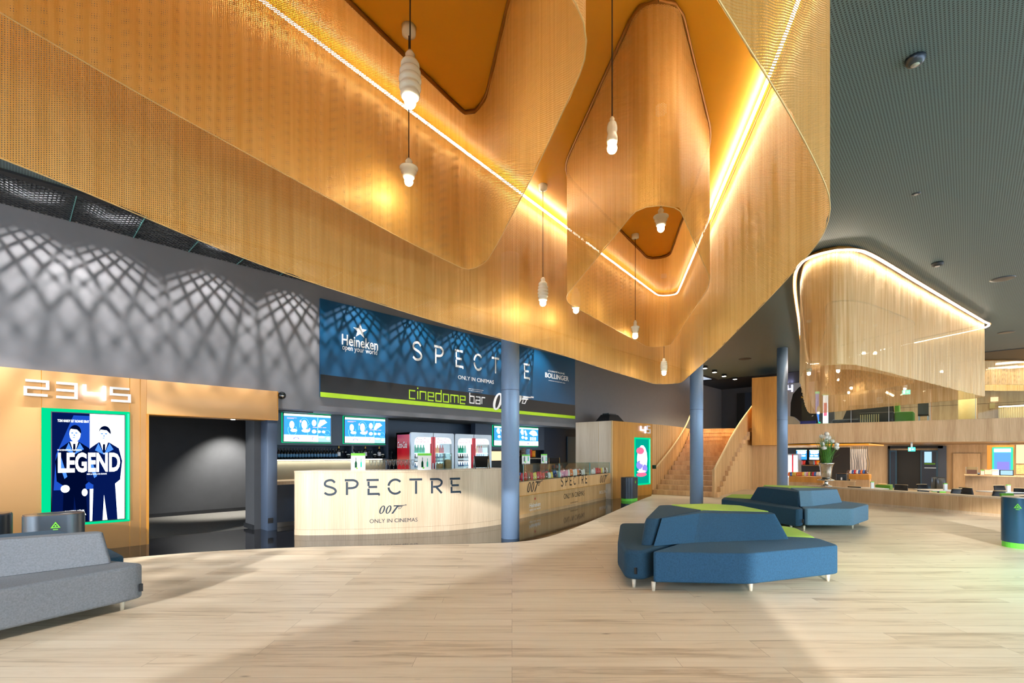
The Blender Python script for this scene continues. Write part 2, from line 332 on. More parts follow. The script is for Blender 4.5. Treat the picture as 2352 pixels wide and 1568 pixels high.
def catmull(pts, closed=True, per=14):
    n = len(pts); out = []; rng = n if closed else n - 1
    for i in range(rng):
        g = (lambda k: pts[k % n]) if closed else (lambda k: pts[max(0, min(n - 1, k))])
        p0, p1, p2, p3 = g(i - 1), g(i), g(i + 1), g(i + 2)
        for j in range(per):
            t = j / per
            out.append(tuple(0.5 * (2 * b + (c - a) * t + (2 * a - 5 * b + 4 * c - d) * t * t + (3 * b - a - 3 * c + d) * t ** 3) for a, b, c, d in zip(p0, p1, p2, p3)))
    if not closed: out.append(tuple(pts[-1]))
    return out
def resample(pts, step, closed=True):
    q = list(pts) + ([pts[0]] if closed else []); L = [0]
    for a, b in zip(q, q[1:]): L.append(L[-1] + math.dist(a, b))
    n = max(3, round(L[-1] / step)); out = []; k = 0
    for i in range(n if closed else n + 1):
        s = L[-1] * i / n
        while k < len(q) - 2 and L[k + 1] < s: k += 1
        t = (s - L[k]) / max(1e-9, L[k + 1] - L[k]); out.append(tuple(a + (b - a) * t for a, b in zip(q[k], q[k + 1])))
    return out, L[-1]
def round_poly(pts, r, n=5):
    out = []; k = len(pts)
    for i in range(k):
        p = Vector(pts[i]); a = Vector(pts[i - 1]) - p; b = Vector(pts[(i + 1) % k]) - p
        rr = min(r, a.length * 0.45, b.length * 0.45); p0 = p + a.normalized() * rr; p1 = p + b.normalized() * rr
        for j in range(n + 1):
            t = j / n; q = p0 * (1 - t) ** 2 + p * 2 * t * (1 - t) + p1 * t * t; out.append((q.x, q.y))
    return out
def offset_line(pts, d):                    # open line shifted to its left
    out = []
    for i in range(len(pts)):
        a = Vector(pts[max(0, i - 1)]); b = Vector(pts[min(len(pts) - 1, i + 1)]); t = (b - a).normalized()
        out.append((pts[i][0] - t.y * d, pts[i][1] + t.x * d))
    return out

# ------------------------------------------------------------------ lettering
def stroke(pts, t, closed=False):
    pts = [Vector(p) for p in pts]; n = len(pts); out = []; L = []; R = []
    for i in range(n):
        a = pts[i - 1] if (closed or i > 0) else None; b = pts[(i + 1) % n] if (closed or i < n - 1) else None
        d1 = (pts[i] - a).normalized() if a is not None else (b - pts[i]).normalized()
        d2 = (b - pts[i]).normalized() if b is not None else d1
        n1 = Vector((-d1.y, d1.x)); n2 = Vector((-d2.y, d2.x)); m = (n1 + n2)
        m = m.normalized() if m.length > 1e-5 else n1; k = t / 2 / max(0.35, m.dot(n1))
        L.append(pts[i] + m * k); R.append(pts[i] - m * k)
    for i in range(n if closed else n - 1):
        j = (i + 1) % n; out.append([tuple(R[i]), tuple(R[j]), tuple(L[j]), tuple(L[i])])
    return out
def arc(cx, cy, r, a0, a1, n=14, ry=None):
    return [(cx + r * math.cos(math.radians(a0 + (a1 - a0) * i / n)), cy + (ry or r) * math.sin(math.radians(a0 + (a1 - a0) * i / n))) for i in range(n + 1)]
def g_spectre(ch, t=0.1):
    p = []
    if ch == 'S': p += stroke(catmull([(.78, .80), (.62, .94), (.42, .96), (.2, .88), (.12, .72), (.2, .6), (.46, .52), (.72, .42), (.84, .27), (.76, .12), (.55, .04), (.3, .05), (.1, .16)], False, 4), t)
    if ch in 'PR':
        p += stroke([(.14, 0.0), (.14, .84)], t) + stroke(catmull([(0, .95), (.3, .95), (.6, .94), (.8, .83), (.83, .68), (.72, .52), (.5, .45), (.22, .44)], False, 4), t)
    if ch == 'R': p += stroke([(.42, .44), (.84, .0)], t)
    if ch == 'E':
        p += stroke([(.0, .95), (.8, .95)], t) + stroke([(.13, .86), (.13, .56)], t) + stroke([(.13, .5), (.7, .5)], t) + stroke([(.13, .4), (.13, .05), (.82, .05)], t) + stroke([(.8, .1), (.84, -.06)], t * .8)
    if ch == 'C': p += stroke(arc(.48, .5, .46, 42, 172, 10, .46), t) + stroke(arc(.48, .5, .46, 186, 318, 10, .46), t)
    if ch == 'T': p += stroke([(0, .95), (.88, .95)], t) + stroke([(.46, .86), (.46, 0)], t)
    return p
def spectre_letters(w, h, cw=0.55, t=0.1):  # seven spaced letters in a box w x h
    step = (w - h * cw) / 6
    return [[[(x * h * cw * 1.18 + i * step, y * h) for x, y in q] for q in g_spectre(c, t)] for i, c in enumerate('SPECTRE')]
SQ = {'2': [[(0, 1), (1, 1), (1, .5), (0, .5), (0, 0), (1, 0)]], '3': [[(0, 1), (1, 1), (1, 0), (0, 0)], [(0, .5), (.93, .5)]],
      '4': [[(0, 1), (0, .42), (.93, .42)], [(1, 1), (1, 0)]], '5': [[(1, 1), (0, 1), (0, .5), (1, .5), (1, 0), (0, 0)]],
      'c': [[(1, 1), (0, 1), (0, 0), (1, 0)]], 'i': [[(0, 0), (0, 1)], [(0, 1.28), (0, 1.46)]], 'n': [[(0, 0), (0, 1), (1, 1), (1, 0)]],
      'e': [[(1, 0), (0, 0), (0, 1), (1, 1), (1, .5), (.1, .5)]], 'd': [[(1, 1.5), (1, 0), (0, 0), (0, 1), (.91, 1)]], 'o': [[(0, 0), (0, 1), (1, 1), (1, 0), (-.08, 0)]],
      'm': [[(0, 0), (0, 1), (1.5, 1), (1.5, 0)], [(.75, .91), (.75, 0)]], 'b': [[(0, 1.5), (0, 0), (1, 0), (1, 1), (.09, 1)]],
      'a': [[(0, 1), (1, 1), (1, 0), (0, 0), (0, .5), (.91, .5)]], 'r': [[(0, 0), (0, 1), (.8, 1)]]}
def square_word(word, t=0.16, gap=0.5):
    out = []; x = 0
    for c in word:
        if c == ' ': x += 0.6; continue
        wmax = max(p[0] for s in SQ[c] for p in s)
        for s in SQ[c]: out += stroke([(x + a, b) for a, b in s], t)
        x += wmax + gap
    return out, x - gap
def agent_logo():                           # slanted 0 0 7, the seven drawn out into a barrel
    out = []; sh = 0.28
    def sl(q): return [[(x + y * sh, y) for x, y in p] for p in q]
    for x0 in (0.3, 0.95):
        o = arc(x0, .5, .27, 0, 360, 20, .5)[:-1]; i = arc(x0, .5, .12, 0, 360, 20, .40)[:-1]
        out += sl([[o[k], o[(k + 1) % 20], i[(k + 1) % 20], i[k]] for k in range(20)])
    out += sl([[(1.35, 1.0), (1.35, .86), (1.72, .86), (1.86, 1.0)], [(1.36, 0), (1.56, 0), (1.92, 1.0), (1.68, .88)]])
    out += [[(2.05, 1.0), (2.75, 1.0), (2.75, .93), (2.05, .88)], [(2.75, 1.04), (2.95, 1.04), (2.95, .95), (2.75, .95)], [(2.05, .86), (2.55, .88), (2.53, .80), (2.02, .76)]]
    out += stroke([(2.42, .78), (2.30, .56), (2.08, .56)], 0.05) + stroke([(2.18, .74), (2.12, .60)], .04)
    return out                              # about 3.0 wide, 1 high
def text(s, w=None, h=None, shear=0.0, bold=0.0, space=1.0):
    c = bpy.data.curves.new('lettering', 'FONT'); c.body = s; c.size = 1.0; c.shear = shear; c.offset = bold; c.space_character = space; c.resolution_u = 3
    o = bpy.data.objects.new('lettering', c); COL.objects.link(o)
    dg = bpy.context.evaluated_depsgraph_get(); me = bpy.data.meshes.new_from_object(o.evaluated_get(dg))
    vs = [(v.co.x, v.co.y) for v in me.vertices]; fs = [tuple(p.vertices) for p in me.polygons]
    bpy.data.objects.remove(o); bpy.data.curves.remove(c); bpy.data.meshes.remove(me)
    x0 = min(v[0] for v in vs); x1 = max(v[0] for v in vs); y0 = min(v[1] for v in vs); y1 = max(v[1] for v in vs)
    kx = w / (x1 - x0) if w else (h / (y1 - y0)); ky = h / (y1 - y0) if h else kx
    vs = [((x - x0) * kx, (y - y0) * ky) for x, y in vs]
    return [[vs[i] for i in f] for f in fs]
def fit(polys, w, h):
    xs = [p[0] for q in polys for p in q]; ys = [p[1] for q in polys for p in q]
    x0, y0 = min(xs), min(ys); kx = w / (max(xs) - x0); ky = h / (max(ys) - y0)
    return [[((x - x0) * kx, (y - y0) * ky) for x, y in q] for q in polys]
def shift(polys, dx, dy): return [[(x + dx, y + dy) for x, y in q] for q in polys]
def star(n=5, r=1, r2=0.4): return [[(0, 0), (r2 * math.cos(PI / 2 + PI * (2 * i - 1) / n), r2 * math.sin(PI / 2 + PI * (2 * i - 1) / n)), (r * math.cos(PI / 2 + 2 * PI * i / n), r * math.sin(PI / 2 + 2 * PI * i / n)), (r2 * math.cos(PI / 2 + PI * (2 * i + 1) / n), r2 * math.sin(PI / 2 + PI * (2 * i + 1) / n))] for i in range(n)]
def blob(cx, cy, rx, ry, n=14): return [(cx + rx * math.cos(2 * PI * i / n), cy + ry * math.sin(2 * PI * i / n)) for i in range(n)]

# ================================================================== THE SETTING
VW = 9.76                                    # bar wall plane
ZC = 5.0                                     # ceiling
LOW = -0.45                                  # sunken cafe floor
par_front = [(17.75, 3.9), (17.35, 3.0), (17.0, 2.07), (16.55, 0.8), (16.0, -0.57), (15.3, -2.4), (14.2, -5.0), (12.5, -9.0)]
stone_edge = [G(120, 1296), G(336, 1277), G(480, 1266), G(700, 1256), G(900, 1251.5), G(1080, 1248), G(1180, 1244.5), G(1250, 1234.5), G(1320, 1211.5), G(1400, 1178.5), G(1465, 1150), G(1496, 1138.5)]
stone_edge = catmull(stone_edge, False, 6)
struct('floor', MB().add([(-9, -9, 0)] + [(x, y, 0) for x, y in par_front[::-1]] + [(18.6, 5.4, 0), (21, 5.4, 0), (21, 11.5, 0), (-9, 11.5, 0)], [tuple(range(len(par_front) + 5))]), 'oak_floor')
struct('floor_stone', MB().prism([(-4, 9.72), (-4, stone_edge[0][1] + 0.3)] + stone_edge + [(16.1, 8.34), (16.0, 9.8), (16.0, 11.1), (3.6, 11.1), (3.6, 10.35), (1.5, 10.35), (1.5, 9.8)], -0.02, 0.004), 'black_stone')
struct('floor_corridor', MB().box(-3, 4.5, 10.35, 13.75, -0.02, 0.006), 'carpet_grey')
struct('floor_cafe', MB().box(11.5, 34.6, -11, 9.0, LOW - 0.05, LOW), 'oak_floor')
# bar wall: grey upper wall with the soffit of the bar niche
struct('wall_left', MB().box(-10, 28, VW + 0.06, VW + 0.4, 2.38, 5.5), 'wall_grey')
struct('ceiling_niche', MB().box(3.6, 15.8, VW + 0.4, 11.6, 2.38, 2.6), 'wall_grey')
struct('wall_niche', MB().box(3.75, 15.9, 11.2, 11.4, 0, 2.38).box(3.5, 3.6, 10.1, 10.95, 0, 2.38), 'blue_grey')
struct('wall_niche_right', MB().box(12.75, 15.7, 10.62, 10.75, 0, 2.38), 'blue_dark')
dr = struct('door_2', MB().box(14.05, 15.4, 10.59, 10.62, 0.02, 2.1), 'blue_door')
# orange clad wall with the doorway
xl, xr = 1.55, 3.42
clad = MB().box(-10, xl, VW - 0.03, VW + 0.06, 0, 2.70).box(xl, 3.6, VW - 0.03, VW + 0.06, 2.14, 2.70)
cw = struct('wall_clad', clad, 'orange_clad', bevel=0.006, seg=1)
struct('trim_1', MB().box(xl - 0.004, xl + 0.03, VW - 0.035, VW + 0.36, 0, 2.14).box(3.6, 3.615, VW - 0.03, VW + 0.2, 2.14, 2.70).box(xl, 3.6, VW - 0.032, VW + 0.36, 2.13, 2.142), 'orange_edge')
seam = MB()
for px in (95, 298, 322): x = W(px, 1000, VW - 0.03)[0]; seam.box(x - 0.004, x + 0.004, VW - 0.0315, VW - 0.028, 0, 2.70)
struct('trim_2', seam, 'orange_edge')
struct('wall_pillar', MB().box(xr, 3.6, VW - 0.02, VW + 0.36, 0, 2.14), 'blue_grey', bevel=0.006, seg=1)
struct('wall_corridor', MB().box(-3, 4.5, 13.7, 13.85, 0, 2.6).prism([(3.30, 10.1), (3.30, 10.6), (3.38, 10.78), (4.33, 13.72), (4.5, 13.72), (3.62, 10.9), (3.46, 10.1)], 0, 2.37), 'concrete_dark')
struct('baseboard_corridor', MB().box(-3, 4.35, 13.67, 13.7, 0, 0.09).box(3.27, 3.3, 10.1, 10.6, 0, 0.09), 'near_black')
struct('ceiling_corridor', MB().box(-3, 4.5, VW + 0.42, 13.85, 2.36, 2.38), 'near_black')
lamp('SPOT', 'corridor_spot', (3.75, 12.85, 2.3), 420, (1, .95, .85), (0.05, 0.35, -1), spot_size=math.radians(95), spot_blend=0.8, shadow_soft_size=0.05)
# unseen wall added behind the viewer, cut to shape the sun patches
fc = lambda cx, z: (*cam(cx, -3.0), z)
def sun_mask_wall(poly):
    a = [(*cam(x, -3.0), z) for x, z in poly]; b = [(*cam(x, -3.2), z) for x, z in poly]; n = len(poly)
    return MB().add(a + b, [tuple(range(n)), tuple(range(2 * n - 1, n - 1, -1))] + [(i, n + i, n + (i + 1) % n, (i + 1) % n) for i in range(n)])
struct('wall_sun_mask', sun_mask_wall([(-6.87, 0), (0.69, 0), (0.69, 2.78), (12, 4.97), (12, 5.3), (3.3, 5.3), (0.69, 4.14)]), 'wall_grey')
# ceilings
struct('ceiling', MB().box(-7, 23.3, -9, 8.72, ZC, ZC + 0.05), 'perforated_ceiling')
struct('ceiling_far', MB().box(23.3, 34.6, -11, 9.82, ZC - 0.02, ZC + 0.05), 'black_ceiling')
struct('ceiling_shaft', MB().box(-7, 23.3, 8.6, 9.82, 5.5, 5.55).box(-7, 23.3, 8.6, 8.72, ZC - 0.03, 5.5), 'shaft_black')
# stairwell and upper floor
zu = 2.55
wall_st = [(13.5, 9.82), (13.5, 8.38), (16.1, 8.31), (17.6, 8.34), (19.2, 8.52), (20.8, 8.9), (22.6, 9.5), (24.0, 9.82)]
struct('wall_tower', MB().prism([(13.5, 9.81), (13.5, 8.38), (16.12, 8.31), (16.12, 9.81)], 0, zu), 'oak_amber')
struct('wall_tower_side', MB().box(13.485, 13.5, 8.40, 9.81, 0, zu), 'oak_pale_lit')
struct('trim_3', MB().box(13.478, 13.486, 8.88, 8.888, 0, zu).box(13.48, 13.53, 8.365, 8.40, 0, zu), 'wood_edge')
sw = MB(); a = catmull(wall_st[2:], False, 8); b = offset_line(a, 0.06)
sw.prism(a + b[::-1], 0, zu); struct('wall_stair', sw, 'oak_panel_lit')
gr = MB(); L_, _n = resample(a[:30], 0.16, False)
for x, y in L_: gr.box(x - 0.003, x + 0.003, y - 0.004, y + 0.01, 0, zu)
struct('trim_4', gr, 'oak_dark')
struct('wall_far_left', MB().box(27, 27.15, 4.6, 9.82, zu, ZC), 'wall_charcoal')
d1 = struct('door_1', MB().box(26.94, 27.0, 7.15, 9.0, zu, zu + 2.15), 'near_black')
part('door_leaf', MB().box(26.5, 26.56, 8.15, 8.45, zu + 0.02, zu + 2.1), 'blue_dark', d1); part('door_handle', MB().bar((26.47, 8.2, zu + 1.02), (26.47, 8.32, zu + 1.02), 0.025), 'chrome', d1)
par_b = [(22.08, 6.74), (22.35, 5.5), (22.75, 3.5), (23.0, 2.0), (23.4, -1.34), (24.0, -5.0), (24.9, -9.5)]
bal = catmull(par_b, False, 6)
struct('floor_upper', MB().prism([(20.9, 9.7), (21.9, 7.0)] + [(x + .06, y) for x, y in bal] + [(34.6, -9.5), (34.6, 9.7)], 1.95, zu), 'oak_dark')
struct('wall_balcony', MB().prism(bal + [(x + 0.05, y + 0.005) for x, y in bal[::-1]], 1.9, 2.69), 'oak_panel')
struct('wall_far', MB().box(34.5, 34.7, -11, 9.8, LOW, ZC), 'oak_panel')
struct('trim_5', MB().box(34.49, 34.5, -11, 4.2, 4.02, 4.045), 'oak_dark')
# parapet of the sunken cafe
pf = catmull(par_front, False, 6); pb = offset_line(pf, 0.32)
struct('wall_parapet', MB().prism(pf + pb[::-1], LOW, 0.42), 'oak_panel')
struct('trim_6', MB().prism(offset_line(pf, -0.012) + offset_line(pf, 0.34)[::-1], 0.42, 0.46).prism(offset_line(pf, -0.008) + pf[::-1], 0, 0.07), 'oak_pale')
# wood wall below the stairs, box above it
struct('wall_box', MB().prism([P(1727, 1000, 19.9)[:2], P(1803, 1000, 19.3)[:2], P(1806, 1000, 21.2)[:2], P(1745, 1000, 21.6)[:2]], 1.82, 4.62), 'oak_amber')

# stairs
nst = 15; sl = catmull([(16.14, 8.29), (17.6, 8.31), (19.2, 8.49), (20.75, 8.85)], False, 20); sr = catmull([(16.42, 6.2), (17.6, 6.34), (19.0, 6.52), (20.6, 6.66), (22.05, 6.72)], False, 20)
sl, _ = resample(sl, math.dist(sl[0], sl[-1]) / nst, False); sr, _ = resample(sr, math.dist(sr[0], sr[-1]) / nst, False)
st = thing('staircase', 'wide oak staircase curving up beside a wood wall, slatted balustrade on its right', 'stairs', (*sr[0], 0))
for i in range(nst):
    j = min(i + 1, len(sl) - 1, len(sr) - 1); k = min(i, j - 1) if i >= min(len(sl), len(sr)) - 1 else i
    e = Vector((sl[j][0] - sl[k][0], sl[j][1] - sl[k][1])) * 0.06; z = zu / nst * i
    o1 = Vector(sr[k]) - Vector(sl[k]); o1 = o1.normalized() * 0.10
    part('step', MB().prism([sl[k], sl[j], (sr[j][0] + o1.x, sr[j][1] + o1.y), (sr[k][0] + o1.x, sr[k][1] + o1.y)], z, z + zu / nst - 0.03)
         .prism([(sl[k][0] - e.x, sl[k][1] - e.y), sl[j], (sr[j][0] + o1.x, sr[j][1] + o1.y), (sr[k][0] + o1.x - e.x, sr[k][1] + o1.y - e.y)], z + zu / nst - 0.03, z + zu / nst), 'step_oak', st)
bl = st
bm = MB(); n = len(sr); hr = []
for i in range(n - 1):
    p, q = sr[i], sr[i + 1]; z0 = zu / nst * i; z1 = zu / nst * (i + 1)
    m = 4
    for h in range(m):
        t0, t1 = h / m, (h + 1) / m - 0.06; a = (p[0] + (q[0] - p[0]) * t0, p[1] + (q[1] - p[1]) * t0); b = (p[0] + (q[0] - p[0]) * t1, p[1] + (q[1] - p[1]) * t1)
        za, zb = z0 + (z1 - z0) * t0, z0 + (z1 - z0) * t1
        nn = Vector((-(q[1] - p[1]), q[0] - p[0])).normalized() * 0.035
        bm.add([(a[0], a[1], za - .05), (b[0], b[1], zb - .05), (b[0], b[1], zb + .93), (a[0], a[1], za + .93), (a[0] + nn.x, a[1] + nn.y, za - .05), (b[0] + nn.x, b[1] + nn.y, zb - .05), (b[0] + nn.x, b[1] + nn.y, zb + .93), (a[0] + nn.x, a[1] + nn.y, za + .93)],
               [(0, 1, 2, 3), (7, 6, 5, 4), (0, 4, 5, 1), (1, 5, 6, 2), (2, 6, 7, 3), (3, 7, 4, 0)])
part('slat_panel', bm, 'oak_panel_lit', bl)
uw = MB()
for i in range(len(sr) - 1):
    p, q = sr[i], sr[i + 1]; za, zb = zu / nst * i - .02, zu / nst * (i + 1) - .02
    uw.add([(p[0], p[1], LOW), (q[0], q[1], LOW), (q[0], q[1], zb), (p[0], p[1], za), (p[0], p[1] + .05, LOW), (q[0], q[1] + .05, LOW), (q[0], q[1] + .05, zb), (p[0], p[1] + .05, za)], [(0, 1, 2, 3), (7, 6, 5, 4), (3, 2, 6, 7)])
part('side_wall', uw, 'oak_panel_lit', st)
struct('wall_understair', MB().prism([(22.0, 6.74), (22.2, 5.62), (22.25, 5.62), (22.05, 6.76)], LOW, 1.96), 'oak_panel_lit')
hr = [(x, y + .015, zu / nst * i + .955) for i, (x, y) in enumerate(sr)]
part('handrail', MB().tube(hr, 0.035, 8), 'wood_edge', bl); part('newel_post', MB().box(sr[0][0] - .06, sr[0][0] + .02, sr[0][1] - .03, sr[0][1] + .06, 0, .95), 'step_oak', bl)
hl = thing('wall_handrail', 'slim wood handrail fixed along the panelled wall left of the stairs', 'handrail', (*sl[0], 0.9))
part('rail', MB().tube([(x, y - .08, zu / nst * i + .95) for i, (x, y) in enumerate(sl)], 0.03, 8), 'wood_edge', hl)
part('bracket', MB().bar((sl[3][0], sl[3][1] - .08, zu / nst * 3 + .93), (sl[3][0], sl[3][1], zu / nst * 3 + .85), .015), 'steel', hl)
part('end_plate', MB().box(16.10, 16.16, 8.18, 8.30, .93, 1.06), 'device_black', hl)

# ceiling grille above the bar wall, one panel per bay, with its two spotlights
for i in range(17):
    x0 = -0.88 + 0.76 * (i - 1); x1 = x0 + 0.75
    g = thing('ceiling_grille', 'dark expanded metal grille panel in the ceiling slot along the bar wall', 'ceiling grille', (x0, 9.27, ZC), 'grille panels above the bar wall')
    mb = MB(); y0, y1 = 8.74, 9.81; n = 17
    for k in range(-14, 10):
        for s in (1, -1):
            xa = x0 + k * 0.085; xb = xa + (y1 - y0)
            if s < 0: xa, xb = xb, xa
            ta, tb = 0.0, 1.0; dx = xb - xa
            lo, hi = sorted(((x0 - xa) / dx, (x1 - xa) / dx)); ta, tb = max(0, lo), min(1, hi)
            if tb - ta < 0.03: continue
            mb.bar((xa + dx * ta, y0 + (y1 - y0) * ta, ZC), (xa + dx * tb, y0 + (y1 - y0) * tb, ZC), 0.012, 0.010)
    part('mesh_panel', mb, 'louvre_metal', g)
    part('edge_bar', MB().box(x1 - .004, x1 + .006, y0, y1, ZC - .012, ZC + .02), 'teal_edge', g)
for i, x in enumerate((-1.2, 0.2, 1.05, 2.45, 3.9, 5.3, 6.8, 8.3, 9.8, 11.3)):
    for y in (8.98, 9.36):
        s = thing('spotlight', 'small recessed spotlight shining through the dark grille above the bar wall', 'spotlight', (x, y, 5.36), 'spotlights behind the ceiling grille')
        part('housing', MB().lathe([(.05, 0), (.055, .10), (.03, .14)], (x, y, 5.36), 12), 'device_black', s)
        part('lens', MB().lathe([(.0001, 0), (.045, 0.0)], (x, y, 5.355), 12), 'spot_disc', s)
    lamp('SPOT', 'spotlight_lamp', (x, 9.05, 5.32), 200, (1, .96, .92), (0, .10, -1), spot_size=math.radians(98), spot_blend=.7, shadow_soft_size=0.011)

# round columns
def column(x, y, z0, label):
    c = thing('column', label, 'column', (x, y, z0))
    part('shaft', MB().lathe([(.16, z0), (.16, ZC)], (x, y, 0), 32), 'column_blue', c)
    part('joint_ring', MB().lathe([(.1615, 2.6), (.1615, 2.606)], (x, y, 0), 32), 'near_black', c)
column(*cam(-0.03, 8.46), 0.004, 'blue grey round column standing on the black stone in front of the bar')
column(*cam(4.72, 12.25), 0, 'blue grey round column standing before the staircase behind the star sofa')
column(*cam(9.03, 16.0), 0, 'blue grey round column standing right of the amber wood box')

# ================================================================== GOLD CHAIN CURTAINS
def round3(pts, r, n=6):                     # rounded corners, carrying the hem height along
    out = []; k = len(pts)
    for i in range(k):
        p = Vector(pts[i]); a = Vector(pts[i - 1]) - p; b = Vector(pts[(i + 1) % k]) - p
        rr = min(r, a.length * 0.48, b.length * 0.48); p0 = p + a.normalized() * rr; p1 = p + b.normalized() * rr
        for j in range(n + 1):
            t = j / n; out.append(tuple(p0 * (1 - t) ** 2 + p * 2 * t * (1 - t) + p1 * t * t))
    return out
def ring(plan, step=0.045): return resample(plan, step, True)
def curtain(label, plan, z1, m='gold_chain', amp=0.006, group=None, led=False, led_label=''):
    pts, per = ring(plan); n = len(pts); ds = per / n; rows = 14
    cx = sum(p[0] for p in pts) / n; cy = sum(p[1] for p in pts) / n
    z0 = min(p[2] for p in pts); t = thing('chain_curtain', label, 'chain curtain', (cx, cy, z0), group)
    mb = MB(); mb.smooth = True; uv = []; rnd = random.Random(len(label))
    ph = [rnd.random() * 6 for _ in range(6)]; jag = [rnd.uniform(-1, 1) for _ in range(n)]
    for r in range(rows + 1):
        f = r / rows
        for i in range(n + 1):
            k = i % n; x, y, z0 = pts[k]; a = pts[k - 1]; b = pts[(k + 1) % n]
            tx, ty = b[0] - a[0], b[1] - a[1]; l = math.hypot(tx, ty) or 1
            s = k * ds; w = 2 * PI * s / per
            o = amp * (1.1 - 0.7 * f) * (math.sin(w * round(per / .9) + ph[0]) * .8 + math.sin(w * round(per / .37) + ph[1] + f) * .45 + math.sin(w * round(per / .21) + ph[2]) * .3 + jag[k] * .35)
            z = z0 + (z1 - z0) * f + (1 - f) * (0.004 * math.sin(w * round(per / .33) + ph[3]) + 0.004 * jag[k])
            mb.v.append((x - ty / l * o, y + tx / l * o, z)); uv.append((i * ds, z))
    for r in range(rows):
        for i in range(n): q = r * (n + 1) + i; mb.f.append((q, q + 1, q + n + 2, q + n + 1))
    mb.uv = uv
    part('chain_mesh', mb, m, t)
    part('track', MB().tube([(x, y, z1 - .015) for x, y, _z in pts[::3]] + [(*pts[0][:2], z1 - .015)], 0.022, 6, False), 'rail_bronze', t)
    part('hem_contrast', MB().tube([(*p[:2], p[2] - .004) for p in pts[::2]] + [(*pts[0][:2], pts[0][2] - .004)], .004, 5, False), 'hem_contrast_gold', t)  # pale line added along the lower edge, standing in for light contrast
    if led:
        area = sum(pts[i][0] * pts[(i + 1) % n][1] - pts[(i + 1) % n][0] * pts[i][1] for i in range(n))
        sg = led if area > 0 else -led; lo = []
        for i in range(0, n, 3):
            a, b = pts[i - 1], pts[(i + 1) % n]; tx, ty = b[0] - a[0], b[1] - a[1]; l = math.hypot(tx, ty)
            lo.append((pts[i][0] - ty / l * sg, pts[i][1] + tx / l * sg))
        lo.append(lo[0]); q = MB()
        pf_ = MB()
        for a, b in zip(lo, lo[1:]): pf_.bar((*a[:2], z1 - .082), (*b[:2], z1 - .082), 0.07, 0.014)
        for a, b in zip(lo, lo[1:]): q.bar((*a, z1 - .10), (*b, z1 - .10), 0.026, 0.012)
        if led < 0: part('led_shield', pf_, 'rail_bronze', t)  # strip added above the LEDs to keep their light off the ceiling
        return t, tag(part('led_strip', q, 'led_white' if led > 0 else 'led_far'), led_label, 'strip light')
    return t, None
outer = round3([(-1.3, 3.55, 3.1), (-.1, 3.74, 3.10), (1.3, 3.91, 2.93), (3.2, 4.14, 2.91), (5.6, 4.43, 2.99), (7.4, 4.65, 2.98), (9.72, 4.93, 3.0), (9.95, 4.47, 3.0), (6.92, 2.57, 2.95), (4.7, 1.18, 2.99), (3.7, .60, 3.02), (2.6, .56, 3.0), (1.0, .62, 3.0), (-.6, .95, 3.0), (-1.5, 2.2, 3.05)], .55)
curtain('big outermost gold chain curtain hanging from the ceiling over the lobby', outer, 4.98, led=0.09, led_label='glowing white strip light along the ceiling inside the big outermost chain curtain')
struct('ceiling_orange', MB().prism([p[:2] for p in ring(outer, 0.2)[0]], 4.965, 4.99), 'orange_ceiling')
curtain('gold chain curtain loop nearest the viewer, upper left under the ceiling', round3([(-.5, 2.97, 3.46), (.5, 3.18, 3.40), (1.6, 3.39, 3.37), (2.3, 3.53, 3.35), (3.26, 3.72, 3.37), (3.22, 3.42, 3.37), (2.9, 2.94, 3.30), (2.2, 1.87, 3.25), (1.7, 1.11, 3.27), (.9, 1.12, 3.3), (-.3, 1.7, 3.4)], .25), 4.96)
curtain('inner gold chain curtain loop in the middle showing its whole lower rim', round3([(3.32, 1.82, 3.39), (4.67, 3.6, 3.37), (7.85, 4.12, 3.38), (7.98, 3.78, 3.38), (5.30, 2.03, 3.37), (3.52, 1.60, 3.39)], .3), 4.96)
farp = catmull([(9.6, 1.78), (9.72, 1.52), (10.2, 1.3), (12.5, .82), (15, .3), (17.2, -.16), (17.9, -.3), (18.3, .0), (19.5, 1.9), (20.9, 3.85), (21.0, 4.2), (20.5, 4.28), (17.5, 3.75), (14, 3.05), (11, 2.45), (9.85, 2.1)], True, 10)
curtain('far gold chain curtain hanging over the cafe right of the lobby', [(*p, 3.0) for p in farp], 4.98, 'gold_chain_far', 0.016, led=-0.10, led_label='glowing white strip light along the ceiling around the far cafe chain curtain')
farq = catmull([(13.0, 2.15), (13.5, 1.75), (15.0, 1.35), (16.5, 1.05), (17.2, 1.25), (18.0, 2.3), (18.5, 3.1), (18.2, 3.45), (17.4, 3.3), (15.2, 2.75), (13.3, 2.42)], True, 10)
curtain('inner loop of the far gold chain curtain over the cafe', [(*p, 3.4) for p in farq], 4.97, 'gold_chain_far', 0.02)
struct('ceiling_orange_far', MB().prism(ring(farp, 0.2)[0], 4.968, 4.992), 'orange_ceiling')
curtain('small gold chain curtain far right under the black ceiling', catmull([(25.2, .2, 4.05), (27.0, -.2, 4.05), (28.6, -1.6, 4.05), (28.2, -2.3, 4.05), (26.5, -1.7, 4.05), (25.1, -.4, 4.05)], True, 10), 4.97, 'gold_chain_far', 0.02)

